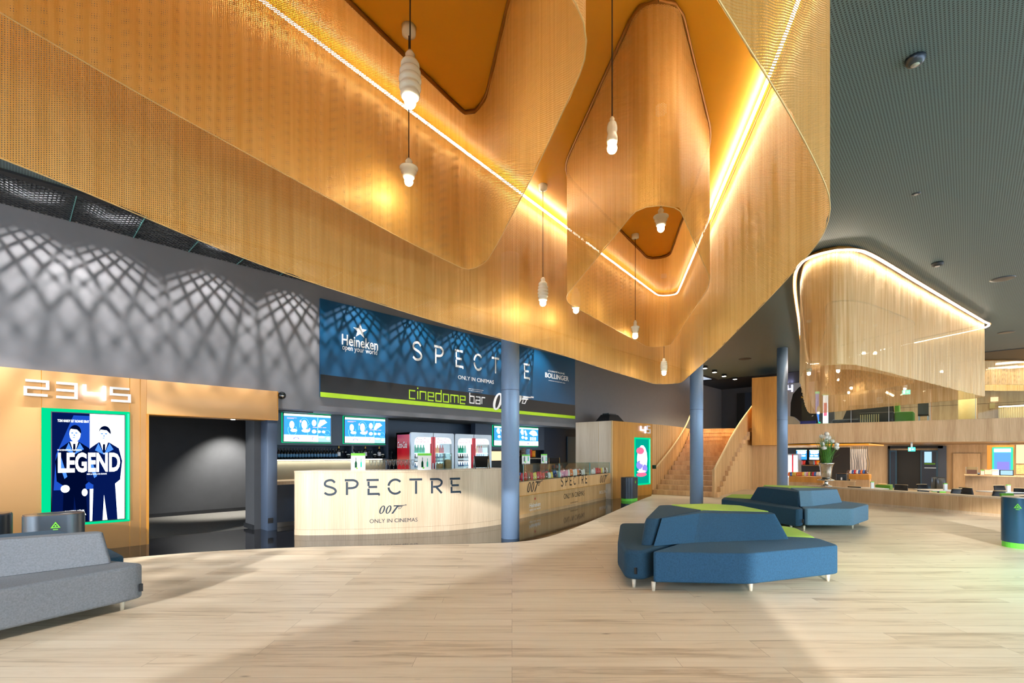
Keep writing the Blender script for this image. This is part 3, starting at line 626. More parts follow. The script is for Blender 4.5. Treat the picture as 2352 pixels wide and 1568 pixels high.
# ------------------------------------------------------------------ pendant lamps
def ribbed(w, h, n, z):                     # stacked porcelain ribs, profile upwards from z
    pr = [(w * .30, z), (w * .34, z)]
    for i in range(n):
        a = z + h * .78 * i / n; s = h * .78 / n; k = w / 2 * (0.78 + 0.22 * math.sin(PI * (i + .6) / n))
        pr += [(k * .86, a + .05 * s), (k, a + .3 * s), (k, a + .6 * s), (k * .84, a + .95 * s)]
    pr += [(w * .30, z + h * .80), (w * .20, z + h * .84), (w * .22, z + h * .92), (w * .12, z + h)]
    return pr
def bell(w, h, z):
    return [(w * .28, z), (w * .34, z + h * .12), (w * .30, z + h * .16), (w * .42, z + h * .3), (w * .37, z + h * .34), (w * .5, z + h * .48), (w * .5, z + h * .53), (w * .2, z + h * .62), (w * .17, z + h * .75), (w * .2, z + h * .85), (w * .1, z + h)]
def pendant(px, py, d, kind, w, h, label, top=4.965, group=None):
    x, y, z = P(px, py, d); t = thing('pendant_lamp', label, 'pendant lamp', (x, y, z), group)
    br = 0.034 if d < 6 else 0.04
    zb = z + br * .8
    prof = ribbed(w, h, {'tall': 5, 'ribs': 6, 'slim': 2}[kind], zb) if kind != 'bell' else bell(w, h, zb)
    part('insulator', MB().lathe(prof, (x, y, 0), 20), 'porcelain', t)
    part('bulb', MB().ball((x, y, z), br, 8), 'bulb', t)
    part('cord', MB().tube([(x, y, zb + h - .01), (x, y, top - .02)], 0.0045, 6), 'cord_brown', t)
    part('canopy', MB().lathe([(.02, -.07), (.055, -.06), (.06, 0)], (x, y, top), 14), 'porcelain', t)
pendant(942, 236, 2.9, 'tall', .135, .285, 'largest ribbed white porcelain pendant lamp, nearest the viewer at upper left')
pendant(939, 417, 3.9, 'bell', .15, .16, 'white disc shaped porcelain pendant lamp hanging straight below the largest one')
pendant(1406, 341, 3.3, 'slim', .078, .19, 'slim smooth white porcelain pendant lamp before the middle chain loop')
pendant(1247, 696, 6.2, 'ribs', .14, .30, 'ribbed white porcelain pendant lamp on a long cord left of the middle chain loop')
pendant(1323, 713, 6.9, 'ribs', .15, .30, 'pendant lamp half hidden behind the left rim of the middle chain loop')
pendant(1518, 525, 4.8, 'bell', .15, .18, 'disc shaped porcelain pendant lamp inside the top of the middle chain loop')
pendant(1459, 772, 7.6, 'bell', .14, .22, 'disc shaped porcelain pendant lamp hanging through the lower rim of the middle chain loop')
pendant(1525, 857, 9.3, 'ribs', .14, .26, 'small ribbed pendant lamp in the far tip of the big outermost curtain')
FL = [(1858, 858, 12.5, 'leftmost of the pendant lamps inside the far cafe curtain'), (1925, 852, 13.0, 'upper of two pendant lamps close together inside the far cafe curtain'), (1925, 872, 18.2, 'lower of two pendant lamps close together inside the far cafe curtain'),
      (1955, 891, 16.5, 'right one of the low pair of pendant lamps above the dark upstairs sofa'), (1949, 901, 17.5, 'left one of the low pair of pendant lamps above the dark upstairs sofa'), (2078, 893, 17.0, 'pendant lamp hanging just above the upstairs exit sign'),
      (1880, 948, 20.2, 'lowest pendant lamp, at the far left tip of the cafe curtain'), (2163, 853, 15.0, 'pendant lamp seen through the right side of the far cafe curtain'), (1984, 811, 12.6, 'left of two small lamps high inside the far cafe curtain'), (2010, 811, 12.9, 'right of two small lamps high inside the far cafe curtain')]
for px, py, d, lb in FL: pendant(px, py, d, 'ribs', .14, .26, lb)

# ceiling fittings
def ceil_disc(name, px, py, r, h, m, label, cat, m2=None):
    x, y = G(px, py, ZC); t = thing(name, label, cat, (x, y, ZC - h))
    part('housing', MB().lathe([(r * .55, -h), (r * .8, -h * .8), (r, -h * .35), (r, 0)], (x, y, ZC), 24), m, t)
    if m2: part('lens', MB().lathe([(.0001, -h - .004), (r * .4, -h - .002), (r * .5, -h + .004)], (x, y, ZC), 16), m2, t)
ceil_disc('smoke_detector', 2102, 134, .075, .06, 'bin_slate', 'round dark smoke detector on the perforated ceiling, top right', 'smoke detector', 'steel')
ceil_disc('smoke_detector', 2153, 604, .09, .06, 'near_black', 'small dark smoke detector on the ceiling above the far curtain strip light', 'smoke detector', 'steel')
ceil_disc('downlight', 2104, 445, .05, .01, 'bin_slate', 'tiny recessed downlight between the two smoke detectors', 'downlight', 'steel')
ceil_disc('ceiling_speaker', 2303, 640, .19, .015, 'bin_slate', 'flat round grey speaker in the ceiling right of the far curtain', 'speaker')
ceil_disc('ceiling_speaker', 2311, 763, .19, .015, 'bin_slate', 'smaller looking round speaker in the ceiling near the far right edge', 'speaker')
ceil_disc('ceiling_speaker', 1711, 824, .22, .02, 'near_black', 'dark round speaker in the ceiling above the staircase', 'speaker')
for px, py, w in ((1619, 846, 'leftmost'), (1641, 855, 'second'), (1663, 864, 'third'), (1688, 871, 'rightmost')):
    d = 3.4 * FPX / (HY - py); x, y, z = P(px, py, d)
    t = thing('downlight', w + ' of four small lit downlights in the dark ceiling above the stairs', 'downlight', (x, y, z), 'row of downlights above the stairs')
    part('housing', MB().lathe([(.10, 0), (.11, .08)], (x, y, z), 14), 'near_black', t); part('lens', MB().lathe([(.0001, -.002), (.085, -.001)], (x, y, z), 12), 'spot_disc', t)
    lamp('SPOT', 'downlight_lamp', (x, y, z - .03), 240, (1, .8, .5), (0, 0, -1), spot_size=math.radians(110), spot_blend=.6, shadow_soft_size=.05)

# ================================================================== SIGNS ON THE CLAD WALL
YC = VW - 0.03
def on_wall(x0, z0, Y):                     # flat x, y -> wall facing the lobby (x along X, y up)
    return lambda x, y, d=0.0: (x0 + x, Y - d, z0 + y)
def digit(ch, px0, px1, py0, py1, Y, label, m='digit_white'):
    x0, zt = W(px0, py0, Y); x1, _ = W(px1, py0, Y); zb = W(px0, py1, Y)[1]; w = x1 - x0; h = zt - zb; t = .15 * h
    pol = []
    for q in SQ[ch]: pol += stroke([(t / 2 + a * (w - t), t / 2 + b * (h - t)) for a, b in q], t)
    mb = MB().slab(pol, on_wall(x0, zb, Y), .035); o = part('sign_digit', mb, m); return tag(o, label, 'sign digit')
digit('2', 54, 113, 870, 908, YC, 'white raised digit 2, first of the number row above the cinema poster')
digit('3', 125, 178, 876, 914, YC, 'white raised digit 3 between the 2 and the glowing 4 above the poster')
digit('4', 190, 243, 880, 919, YC, 'glowing white digit 4 on the orange wall above the poster', 'four_glow')
digit('5', 252, 300, 888, 922, YC, 'white raised digit 5, last of the number row above the poster')
# poster light box
X0, ZT = W(95, 936, YC); X1, _ = W(298, 948, YC); ZB = W(298, 1196, YC)[1]
pb_ = thing('poster_light_box', 'recessed poster light box with green glowing rim and blue film poster, orange wall', 'light box', ((X0 + X1) / 2, YC, ZB))
part('glow_rim', MB().box(X0, X1, YC - .012, YC - .004, ZB, ZT), 'green_glow', pb_)
part('tube', MB().box(X1 - .03, X1 - .012, YC - .03, YC - .012, ZB + .03, ZT - .03), 'green_tube', pb_)
fx0, fx1, fz0, fz1 = X0 + .11, X1 - .07, ZB + .05, ZT - .06; fw, fh = fx1 - fx0, fz1 - fz0
part('frame', MB().box(fx0 - .012, fx1 + .012, YC - .03, YC - .012, fz0 - .012, fz1 + .012), 'screen_black', pb_)
F = on_wall(fx0, fz0, YC - .031)
def pst(name, polys, m, d, parent=pb_): return part(name, MB().flat([[(x * fw, y * fh) for x, y in q] for q in polys], lambda x, y: F(x, y, d)), m, parent, smooth=False)
pst('poster_sheet', [[(0, 0), (.52, 0), (.52, 1), (0, 1)]], 'poster_navy', 0); pst('poster_sheet', [[(.5, 0), (1, 0), (1, 1), (.5, 1)]], 'poster_white', .0005)
pst('poster_glow', [[(.02, .30), (.62, .30), (.5, .42), (.5, .98), (.28, .98), (.05, .62)]], 'poster_blue', .0008)
def figure(cx, k, suit, skin, d, facing):
    leg = [(cx - .17 * k, 0), (cx - .02 * k, 0), (cx, .24), (cx + .05 * k, 0), (cx + .2 * k, 0), (cx + .16 * k, .38), (cx - .15 * k, .38)]
    body = [(cx - .16 * k, .34), (cx + .16 * k, .34), (cx + .24 * k, .38), (cx + .27 * k, .56), (cx + .22 * k, .68), (cx + .08 * k, .735), (cx - .08 * k, .735), (cx - .2 * k, .68), (cx - .27 * k, .56), (cx - .25 * k, .38)]
    pst('figure', [leg[:3] + [leg[6]], [leg[2], leg[3], leg[4], leg[5], leg[6]], body], suit, d)
    pst('figure_lapel', [[(cx - .08 * k, .73), (cx, .62), (cx - .13 * k, .66)], [(cx + .08 * k, .73), (cx, .62), (cx + .14 * k, .67)], [(cx - .2 * k, .62), (cx - .1 * k, .42), (cx - .14 * k, .40), (cx - .23 * k, .56)]], 'poster_mid', d + .0003)
    pst('figure_shirt', [[(cx - .06 * k, .74), (cx + .06 * k, .74), (cx, .62)]], 'poster_white', d + .0004)
    pst('figure_tie', [[(cx - .016 * k, .72), (cx + .016 * k, .72), (cx + .02 * k, .65), (cx, .63), (cx - .02 * k, .65)]], 'poster_ink', d + .0006)
    pst('figure_head', [blob(cx + .01, .81, .082 * k, .072)], skin, d + .0005)
    pst('figure_hair', [arc(cx + .012, .826, .088 * k, -12, 176, 14, .066) + [(cx - .05 * k, .856), (cx + .04 * k, .850)]], 'poster_ink', d + .0007)
    pst('figure_face', [blob(cx - .03 * k, .818, .02 * k, .006, 8), blob(cx + .03 * k, .818, .02 * k, .006, 8), blob(cx - .005 * k, .776, .022 * k, .004, 8), [(cx, .815), (cx + .012 * k, .79), (cx - .012 * k, .79)]], 'poster_mid', d + .0009)
figure(.29, .92, 'poster_ink', 'poster_white', .001, 1); figure(.70, .98, 'poster_navy', 'poster_white', .002, -1)
pst('figure_hand', [blob(.17, .31, .06, .035), blob(.43, .27, .04, .035)], 'poster_white', .0035)
def ptext(s, x, y, w, h, m, **k): pst('poster_lettering', [[(px / fw, py / fh) for px, py in q] for q in shift(text(s, w * fw, h * fh, **k), x * fw, y * fh)], m, .005)
ptext('LEGEND', .075, .455, .86, .185, 'poster_white', bold=.035)
ptext('TOM HARDY EST RONNIE KRAY', .07, .915, .42, .024, 'poster_white', bold=.02); ptext('TOM HARDY EST REGGIE KRAY', .545, .905, .40, .022, 'poster_mid')
ptext('PAR LE SCENARISTE DE L.A. CONFIDENTIAL', .07, .655, .32, .014, 'poster_white'); ptext('MÊME LA MAFIA A SES LÉGENDES', .46, .432, .28, .016, 'poster_white')
ptext('GANGSTERS. ICÔNES.', .16, .09, .27, .026, 'poster_white', bold=.02); ptext('20 JANVIER AU CINÉMA', .13, .055, .32, .024, 'poster_white', bold=.02); ptext('snd.fr', .16, .03, .16, .012, 'poster_white')
# security camera and socket on the pillar
cx_, cz_ = W(643, 909, VW + .06)
t = thing('security_camera', 'black dome security camera on the grey wall by the end of the orange cladding', 'security camera', (cx_, VW - .02, cz_))
part('mount', MB().box(cx_ - .05, cx_ + .05, VW - .0, VW + .06, cz_ - .05, cz_ + .05), 'near_black', t); part('dome', MB().ball((cx_, VW - .04, cz_), .075, 10), 'bottle_dark', t); part('lens', MB().ball((cx_ - .01, VW - .1, cz_ - .01), .028, 8), 'chrome', t)
sx_, sz_ = W(621, 1195, VW - .02)
t = thing('wall_socket', 'black square wall socket low on the blue grey door pillar', 'socket', (sx_, VW - .02, sz_))
part('plate', MB().box(sx_ - .045, sx_ + .045, VW - .032, VW - .021, sz_ - .05, sz_ + .05), 'device_black', t); part('outlet', MB().box(sx_ - .022, sx_ + .022, VW - .035, VW - .032, sz_ - .022, sz_ + .022), 'near_black', t)
lx, lz = W(523, 965, VW + .2)
t = thing('downlight', 'small lit downlight in the lintel of the dark cinema doorway', 'downlight', (2.9, VW + .25, 2.13)); part('housing', MB().lathe([(.05, 0), (.055, .012)], (2.9, VW + .25, 2.128), 14), 'steel', t); part('lens', MB().lathe([(.0001, 0), (.04, 0)], (2.9, VW + .25, 2.126), 12), 'spot_disc', t)

# ================================================================== BANNER
BX0, BZ1 = W(735, 685, VW + .03); BX1 = W(1320, 825, VW + .03)[0]; BZ0 = W(735, 911, VW + .03)[1]; bw, bh = BX1 - BX0, BZ1 - BZ0
bn = thing('banner', 'long blue bar banner with white film lettering and a lime stripe, above the bar', 'banner', ((BX0 + BX1) / 2, VW + .05, BZ0))
YB = VW + .015
part('board', MB().box(BX0, BX1, YB, YB + .04, BZ0, BZ1), 'banner_blue', bn)
part('black_band', MB().box(BX0, BX1, YB - .004, YB - .0005, BZ0 + .10, BZ0 + .47), 'banner_black', bn); part('lime_stripe', MB().box(BX0, BX1, YB - .005, YB - .0005, BZ0, BZ0 + .10), 'lime_sign', bn)
def ban(name, polys, px, py, m, d=.006): # polys placed with their lower left at the sight line of px, py
    x0, z0 = W(px, py, YB); return part(name, MB().slab(polys, on_wall(x0, z0, YB), d), m, bn, smooth=False)
def wh(px0, px1, py0, py1): x0, z1 = W(px0, py0, YB); return W(px1, py0, YB)[0] - x0, z1 - W(px0, py1, YB)[1]
w, h = wh(945, 1216, 781, 824); [ban('film_title_letter', L_, 946, 825, 'vinyl_white') for L_ in spectre_letters(w, h, .62, .13)]
w, h = wh(785, 868, 772, 798); ban('beer_name', text('Heineken', w, h * .95, bold=.012), 785, 791, 'vinyl_white')
w, h = wh(786, 866, 790, 806); ban('slogan', text('open your world', w, h), 786, 806, 'vinyl_white')
ban('beer_star', [[(x * .17, y * .17) for x, y in q] for q in star()], 827, 760, 'vinyl_white')
w, h = wh(1052, 1134, 861, 870); ban('release_line', text('ONLY IN CINEMAS', w, h), 1052, 870, 'vinyl_white')
w, h = wh(1252, 1306, 850, 860); ban('champagne_name', text('BOLLINGER', w, h * 1.15, bold=.012), 1252, 866, 'vinyl_white'); ban('champagne_line', text('CHAMPAGNE', w * .7, h * .4), 1259, 853, 'vinyl_white'); ban('champagne_line', text('MAISON FONDÉE EN 1829', w * .7, h * .2), 1260, 874, 'vinyl_white')
q, qw = square_word('cinedome', .17, .42); w, h = wh(939, 1069, 893, 923); ban('bar_name', fit(q, w, h * .98), 939, 916, 'lime_sign')
q, qw = square_word('bar', .17, .42); w2, h2 = wh(1078, 1114, 903, 930); ban('bar_name', fit(q, w2, h * .92), 1078, 926, 'vinyl_white')
w, h = wh(1133, 1226, 900, 940); ban('agent_number', fit(agent_logo(), w, h * 1.06), 1132, 941, 'vinyl_white', .012)
ban('small_print', text('ALBERT R. BROCCOLI\'S EON PRODUCTIONS', .55, .02), 1076, 893, 'vinyl_white'); ban('small_print', text('ALL RIGHTS RESERVED 007 TM', .5, .02), 1076, 897, 'vinyl_white')

# ================================================================== BACK BAR
YS = 10.6
ux0, ux1 = 3.62, 6.60
bb = thing('back_bar_unit', 'grey back bar wall unit with bottle shelf, lit splashback and low cupboards', 'shelf unit', ((ux0 + ux1) / 2, YS, 0))
part('upper_panel', MB().box(ux0, ux1, YS, YS + .35, 1.67, 2.38), 'blue_grey', bb)
part('shelf_back', MB().box(ux0, ux1, YS + .30, YS + .35, 1.33, 1.67), 'blue_dark', bb); part('side', MB().box(ux1 - .05, ux1, YS - .01, YS + .35, .9, 1.67), 'blue_grey', bb); part('divider', MB().box(5.62, 5.66, YS + .02, YS + .30, 1.37, 1.67), 'blue_grey', bb)
part('shelf', MB().box(ux0, ux1 - .05, YS - .03, YS + .3, 1.335, 1.37), 'blue_grey', bb); part('light_edge', MB().box(ux0, ux1 - .2, YS - .04, YS - .03, 1.335, 1.352), 'warm_strip', bb)
part('splashback', MB().box(ux0, ux1, YS + .05, YS + .1, .9, 1.335), 'olive_panel', bb)
part('worktop', MB().box(ux0, ux1, 10.0, YS + .1, .86, .93), 'oak_pale', bb); part('cupboard', MB().box(ux0, ux1, 10.06, YS + .1, .1, .86), 'blue_grey', bb)
for k in range(1, 6): part('door_gap', MB().box(ux0 + .62 * k - .003, ux0 + .62 * k + .003, 10.056, 10.06, .1, .86), 'near_black', bb)
part('plinth', MB().box(ux0, ux1, 10.1, YS, 0, .1), 'steel', bb)
lamp('AREA', 'shelf_strip_lamp', ((ux0 + ux1) / 2, YS - .0, 1.325), 7, (1, .92, .78), (0, .15, -1), shape='RECTANGLE', size=ux1 - ux0 - .3, size_y=.03)
GLY = [blob(.16, .60, .05, .14), blob(.20, .40, .07, .06), blob(.42, .62, .06, .17), blob(.45, .40, .09, .06)]
def menu(px0, px1, py0, py1, Y, label, variant=0, xs=None, z=None):
    x0, z1 = W(px0, py0, Y); x1, _ = W(px1, py0, Y); z0 = W(px0, py1, Y)[1]
    if xs: x0, x1 = xs
    if z: z0, z1 = z
    t = thing('menu_screen', label, 'menu screen', ((x0 + x1) / 2, Y, z0)); w, h = x1 - x0, z1 - z0
    part('casing', MB().box(x0 - .02, x1 + .02, Y - .05, Y, z0 - .02, z1 + .02), 'screen_black', t)
    part('green_rim', MB().box(x0 - .03, x1 + .03, Y - .02, Y - .001, z0 - .03, z1 + .03), 'green_glow', t)
    f = on_wall(x0, z0, Y - .0505)
    def q(name, polys, m, d): part(name, MB().flat([[(a * w, b * h) for a, b in p] for p in polys], lambda a, b: f(a, b, d)), m, t, smooth=False)
    R = lambda a, b, c, d: [(a, c), (b, c), (b, d), (a, d)]
    q('picture', [R(0, 1, 0, 1)], 'menu_blue', 0)
    q('top_bar', [R(0, 1, .92, 1)], 'menu_mint', .0006)
    if variant == 0:
        q('lower_bar', [R(0, .72, 0, .24)], 'menu_white', .0006); q('lower_panel', [R(.72, 1, 0, .22)], 'menu_cyan', .0006)
        q('cup_picture', GLY + [[(.70, .55), (.76, .82), (.86, .84), (.92, .74), (.74, .54)], blob(.63, .70, .05, .12), blob(.63, .38, .05, .07), blob(.74, .38, .04, .05), blob(.84, .38, .04, .05), blob(.80, .18, .07, .04), blob(.94, .13, .04, .06)], 'menu_white', .0009)
        q('bear_outline', stroke(arc(.17, .42, .09, 150, 400, 14, .2), .006) + stroke(arc(.55, .42, .07, 90, 300, 12, .25), .006) + stroke(arc(.42, .6, .10, 20, 200, 12, .26), .006) + stroke([(.71, .25), (.71, .90)], .012) + stroke(arc(.92, .35, .06, 0, 320, 12, .09), .006), 'menu_cyan', .0012)
        q('price_line', [R(.06, .26, .845, .86), R(.06, .2, .815, .828), R(.6, .7, .53, .55), R(.73, .8, .53, .55), R(.82, .9, .53, .55)] + [blob(.34, .74, .02, .05), blob(.53, .46, .02, .05)], 'menu_pink', .0012)
        q('snack_picture', [blob(.25 + .05 * math.cos(PI * i / 5), .10 + .05 * math.sin(PI * i / 5), .013, .02, 8) for i in range(6)] + [blob(.60, .16, .012, .03, 8), blob(.59, .1, .014, .02, 8)], 'poster_violet', .0012)
    else:
        q('lower_bar', [R(0, 1, 0, .25)], 'menu_white', .0006)
        q('cup_picture', [[(.10, .75), (.15, .90), (.24, .88), (.26, .62), (.17, .60)], [(.28, .82), (.36, .86), (.44, .60), (.36, .54)], blob(.22, .46, .07, .08), blob(.38, .42, .07, .08)] + [[(.74, .55), (.74 + .22 * math.cos(a), .58 + .3 * math.sin(a)), (.74 + .22 * math.cos(a + .32), .58 + .3 * math.sin(a + .32))] for a in (.05, .45, .85, 1.25, 1.65, 2.05, 2.45)] + [blob(.62 + .11 * i, .44, .045, .05) for i in range(3)] + [blob(.62 + .11 * i, .34, .045, .04) for i in range(3)], 'menu_white', .0009)
        q('price_line', [R(.08, .3, .30, .31), R(.55, .62, .30, .31), R(.72, .8, .28, .29)], 'menu_cyan', .0012)
        q('snack_picture', [blob(.22 + .04 * math.cos(PI * i / 4), .12 + .05 * math.sin(PI * i / 4), .014, .02, 8) for i in range(5)] + [blob(.48, .12, .03, .05, 8), blob(.72, .12, .015, .07, 8)], 'poster_violet', .0012)
    return t
menu(650, 757, 949, 1013, YS, 'leftmost blue menu screen on the grey back bar panel')
menu(790, 882, 958, 1016, YS, 'second blue menu screen from the left, right of the leftmost one', 0)
menu(1133, 1180, 977, 1024, YS, 'menu screen behind the column at the bar, left one of the right hand pair', 1, xs=(10.28, 11.25), z=(1.74, 2.33))
menu(1190, 1233, 981, 1024, YS, 'menu screen just right of the column at the bar, beside the dark wall', 1, xs=(11.37, 12.36), z=(1.74, 2.33))
b2_ = thing('screen_cabinet', 'grey panel carrying the two right hand menu screens, with a cup shelf below', 'shelf unit', (11.2, YS, 0))
part('upper_panel', MB().box(9.55, 12.74, YS, YS + .2, 1.6, 2.38), 'blue_grey', b2_); part('back', MB().box(9.55, 12.74, YS + .3, YS + .35, 0, 1.6), 'near_black', b2_); part('shelf', MB().box(10.6, 12.7, YS - .06, YS + .3, 1.30, 1.33), 'oak_pale', b2_)

# bottles and glasses on the shelf
def lathe_part(name, prof, m, parent, n=12, z=0): return part(name, MB().lathe(prof, (0, 0, z), n), m, parent)
def bottle(name, label, cat, m, lab, foil=None, h=.26, r=.032, group=None, n=12):
    t = thing(name, label, cat, (0, 0, 0), group)
    lathe_part('glass_body', [(r * .9, 0), (r, .01), (r, h * .55), (r * .75, h * .68), (r * .42, h * .78), (r * .40, h * .97), (r * .46, h)], m, t, n)
    if lab: lathe_part('label', [(r * 1.02, h * .16), (r * 1.02, h * .46)], lab, t, n)
    if foil: lathe_part('foil', [(r * .62, h * .72), (r * .46, h * .80), (r * .46, h * .99), (r * .3, h * 1.01)], foil, t, n)
    return t
b0 = bottle('beer_bottle', 'dark beer bottle with pale blue label in the long row on the back bar shelf', 'bottle', 'bottle_dark', 'label_blue', h=.24, r=.03, group='beer bottles on the back bar shelf')
xs = [W(640 + (772 - 640) * (i / 19) ** 1.0, 1047, YS + .1)[0] for i in range(20)]
for i, x in enumerate(xs): o = b0 if i == 0 else dup(b0, (x, 0, 0)); move(o, (x, YS + .1, 1.371))
c0 = None
for i, (px, w) in enumerate(((778, 'leftmost'), (810, 'second'), (839, 'third'), (871, 'rightmost'))):
    x = W(px, 1047, YS + .1)[0]
    if c0 is None: c0 = bottle('champagne_bottle', '', 'bottle', 'bottle_dark', 'label_white', 'gold_foil', .33, .043, 'champagne bottles on the back bar shelf'); o = c0
    else: o = dup(c0, (0, 0, 0))
    o['label'] = w + ' of four gold necked champagne bottles on the back bar shelf'; move(o, (x, YS + .1, 1.371))
def wine_glass(label, group, h=.2, r=.035, flute=False):
    t = thing('champagne_flute' if flute else 'wine_glass', label, 'glass', (0, 0, 0), group)
    lathe_part('bowl', [(.004, h * .45), (r * .75, h * .55), (r, h * .75), (r * .8, h), (r * .78, h), (r * .95, h * .75), (r * .7, h * .57), (.0001, h * .48)] if not flute else [(.004, h * .38), (r * .7, h * .5), (r, h * .8), (r * 1.02, h), (r, h), (r * .95, h * .8), (r * .62, h * .5), (.0001, h * .4)], 'drink_glass', t, 14)
    lathe_part('stem', [(.005, .008), (.004, h * .2), (.004, h * .45)], 'drink_glass', t, 8); lathe_part('foot', [(r * .9, 0), (r * .85, .004), (.006, .01)], 'drink_glass', t, 14)
    return t
w0 = None
for i, px in enumerate((787, 794, 825, 831, 847, 854, 886, 892, 899)):
    x = W(px, 1049, YS + .12)[0]
    if w0 is None: w0 = wine_glass('upright wine glass among the champagne bottles on the back bar shelf', 'wine glasses on the back bar shelf'); o = w0
    else: o = dup(w0, (0, 0, 0))
    move(o, (x, YS + .12, 1.371))
n0 = None
for i, (px, w) in enumerate(((800, 'leftmost'), (818, 'second'), (861, 'third'), (879, 'rightmost'))):
    x = W(px, 1049, YS + .06)[0]
    if n0 is None:
        n0 = thing('nut_jar', '', 'jar', (0, 0, 0), 'snack jars on the back bar shelf'); lathe_part('jar', [(.035, 0), (.045, .03), (.04, .08)], 'bottle_dark', n0); lathe_part('lid', [(.042, .08), (.046, .085), (.03, .105), (.0001, .11)], 'porcelain', n0); o = n0
    else: o = dup(n0, (0, 0, 0))
    o['label'] = w + ' of four small dark jars with white lids on the back bar shelf'; move(o, (x, YS + .06, 1.371))
# cups on the right shelf
for i, (px, m, w, h, r) in enumerate(((1187, 'cup_brown', 'brown', .30, .10), (1200, 'cup_brown', 'brown', .30, .12), (1210, 'cup_blue', 'pale blue', .28, .12), (1217, 'cup_red', 'red', .26, .08), (1224, 'cup_orange', 'orange', .22, .10))):
    x = W(px, 1046, YS + .06)[0]; t = thing('cup_stack', ['partly hidden brown cup stack next to the column', 'fully visible brown cup stack', 'pale blue cup stack', 'red cup stack', 'orange cup stack'][i] + ' on the right bar shelf', 'paper cups', (0, 0, 0), 'cup stacks on the right shelf')
    lathe_part('cups', [q for k in range(4) for q in ((r * .8, h * k / 4), (r, h * (k + .9) / 4), (r * 1.04, h * (k + .97) / 4))], m, t); lathe_part('tray', [(r * 1.1, -.03), (r * 1.1, 0)], 'near_black', t); move(t, (x, YS + .06, 1.36))

# fridges
SHELF = [('bottle_mint', 'bottle_mint', 'bottle_brown', 'bottle_orange', 'bottle_orange', 'bottle_red'), ]
def fridge(x0, x1, label):
    y0, y1, H = 9.67, 10.3, 2.0
    t = thing('drinks_fridge', label, 'fridge', ((x0 + x1) / 2, y0, 0)); w = x1 - x0; xm = (x0 + x1) / 2
    part('side', MB().box(x0, x0 + .03, y0 + .06, y1, .05, H), 'fridge_red', t); part('side', MB().box(x1 - .03, x1, y0 + .06, y1, .05, H), 'fridge_silver', t)
    part('back', MB().box(x0, x1, y1 - .04, y1, .05, H), 'fridge_silver', t); part('lit_back', MB().box(x0 + .03, x1 - .03, y1 - .06, y1 - .04, .15, H - .06), 'fridge_light', t)
    part('top', MB().box(x0, x1, y0 + .06, y1, H - .05, H), 'fridge_silver', t); part('base', MB().box(x0, x1, y0, y1, 0, .15), 'fridge_silver', t)
    fr = []; op = round_poly([(x0 + .10, .16), (x1 - .08, .16), (x1 - .08, H - .11), (x0 + .10, H - .11)], .14, 6); ou = round_poly([(x0, .15), (x1, .15), (x1, H), (x0, H)], .05, 6); n = len(op)
    mb = MB().add([(x, y0, z) for x, z in ou] + [(x, y0, z) for x, z in op] + [(x, y0 + .06, z) for x, z in ou] + [(x, y0 + .06, z) for x, z in op],
        [(i, (i + 1) % n, n + (i + 1) % n, n + i) for i in range(n)] + [(i, 2 * n + i, 2 * n + (i + 1) % n, (i + 1) % n) for i in range(n)] + [(n + i, n + (i + 1) % n, 3 * n + (i + 1) % n, 3 * n + i) for i in range(n)])
    part('door_frame', mb, 'fridge_silver', t); part('mullion', MB().box(xm - .06, xm + .06, y0 - .006, y0 + .05, .15, H - .1), 'fridge_red', t); part('door_gap', MB().box(xm - .004, xm + .004, y0 - .008, y0 - .005, .15, H), 'near_black', t)
    for sx in (-1, 1): part('handle', MB().bar((xm + sx * .035, y0 - .03, .75), (xm + sx * .035, y0 - .03, 1.25), .03), 'fridge_silver', t, bevel=.008)
    for sx in (0, 1):
        a = x0 + .10 if sx == 0 else xm + .06; b = xm - .06 if sx == 0 else x1 - .08
        part('glass_door', MB().box(a, b, y0 + .035, y0 + .042, .16, H - .11), 'clear_glass', t)
        part('brand_panel', MB().box(a, b, y0 + .02, y0 + .03, 1.735, H - .11), 'shelf_light', t)
        part('brand_name', MB().flat(shift(text('Coca-Cola', (b - a) * .74, .11, shear=.35, bold=.01), a + (b - a) * .12, 1.76), lambda x, y: (x, y0 + .019, y)), 'sweet_pink', t)
    for z in (.45, .80, 1.05, 1.275, 1.50): part('rack', MB().box(x0 + .04, x1 - .04, y0 + .08, y1 - .06, z - .02, z), 'fridge_light', t)
    return t
fa = fridge(6.64, 7.97, 'left red sided double door drinks fridge behind the bar')
sd = part('brand_name', MB().flat(shift(text('Coca-Cola', .42, .16, shear=.35, bold=.015), 0, 0), lambda x, y: (6.637, 10.25 - x, 1.62 + y)), 'vinyl_white', fa)
fridge(8.0, 9.32, 'right drinks fridge behind the bar, beside the column')
kinds = [('bottle_mint', 'mint green'), ('bottle_orange', 'orange'), ('bottle_red', 'red'), ('bottle_cola', 'dark cola'), ('bottle_navy', 'navy'), ('bottle_green', 'green')]
KB = {}
for m, w in kinds: KB[m] = None
lay = [[('bottle_mint', 5), ('bottle_orange', 5)], [('bottle_cola', 6), ('bottle_navy', 6)], [('bottle_navy', 6), ('bottle_green', 6)]]
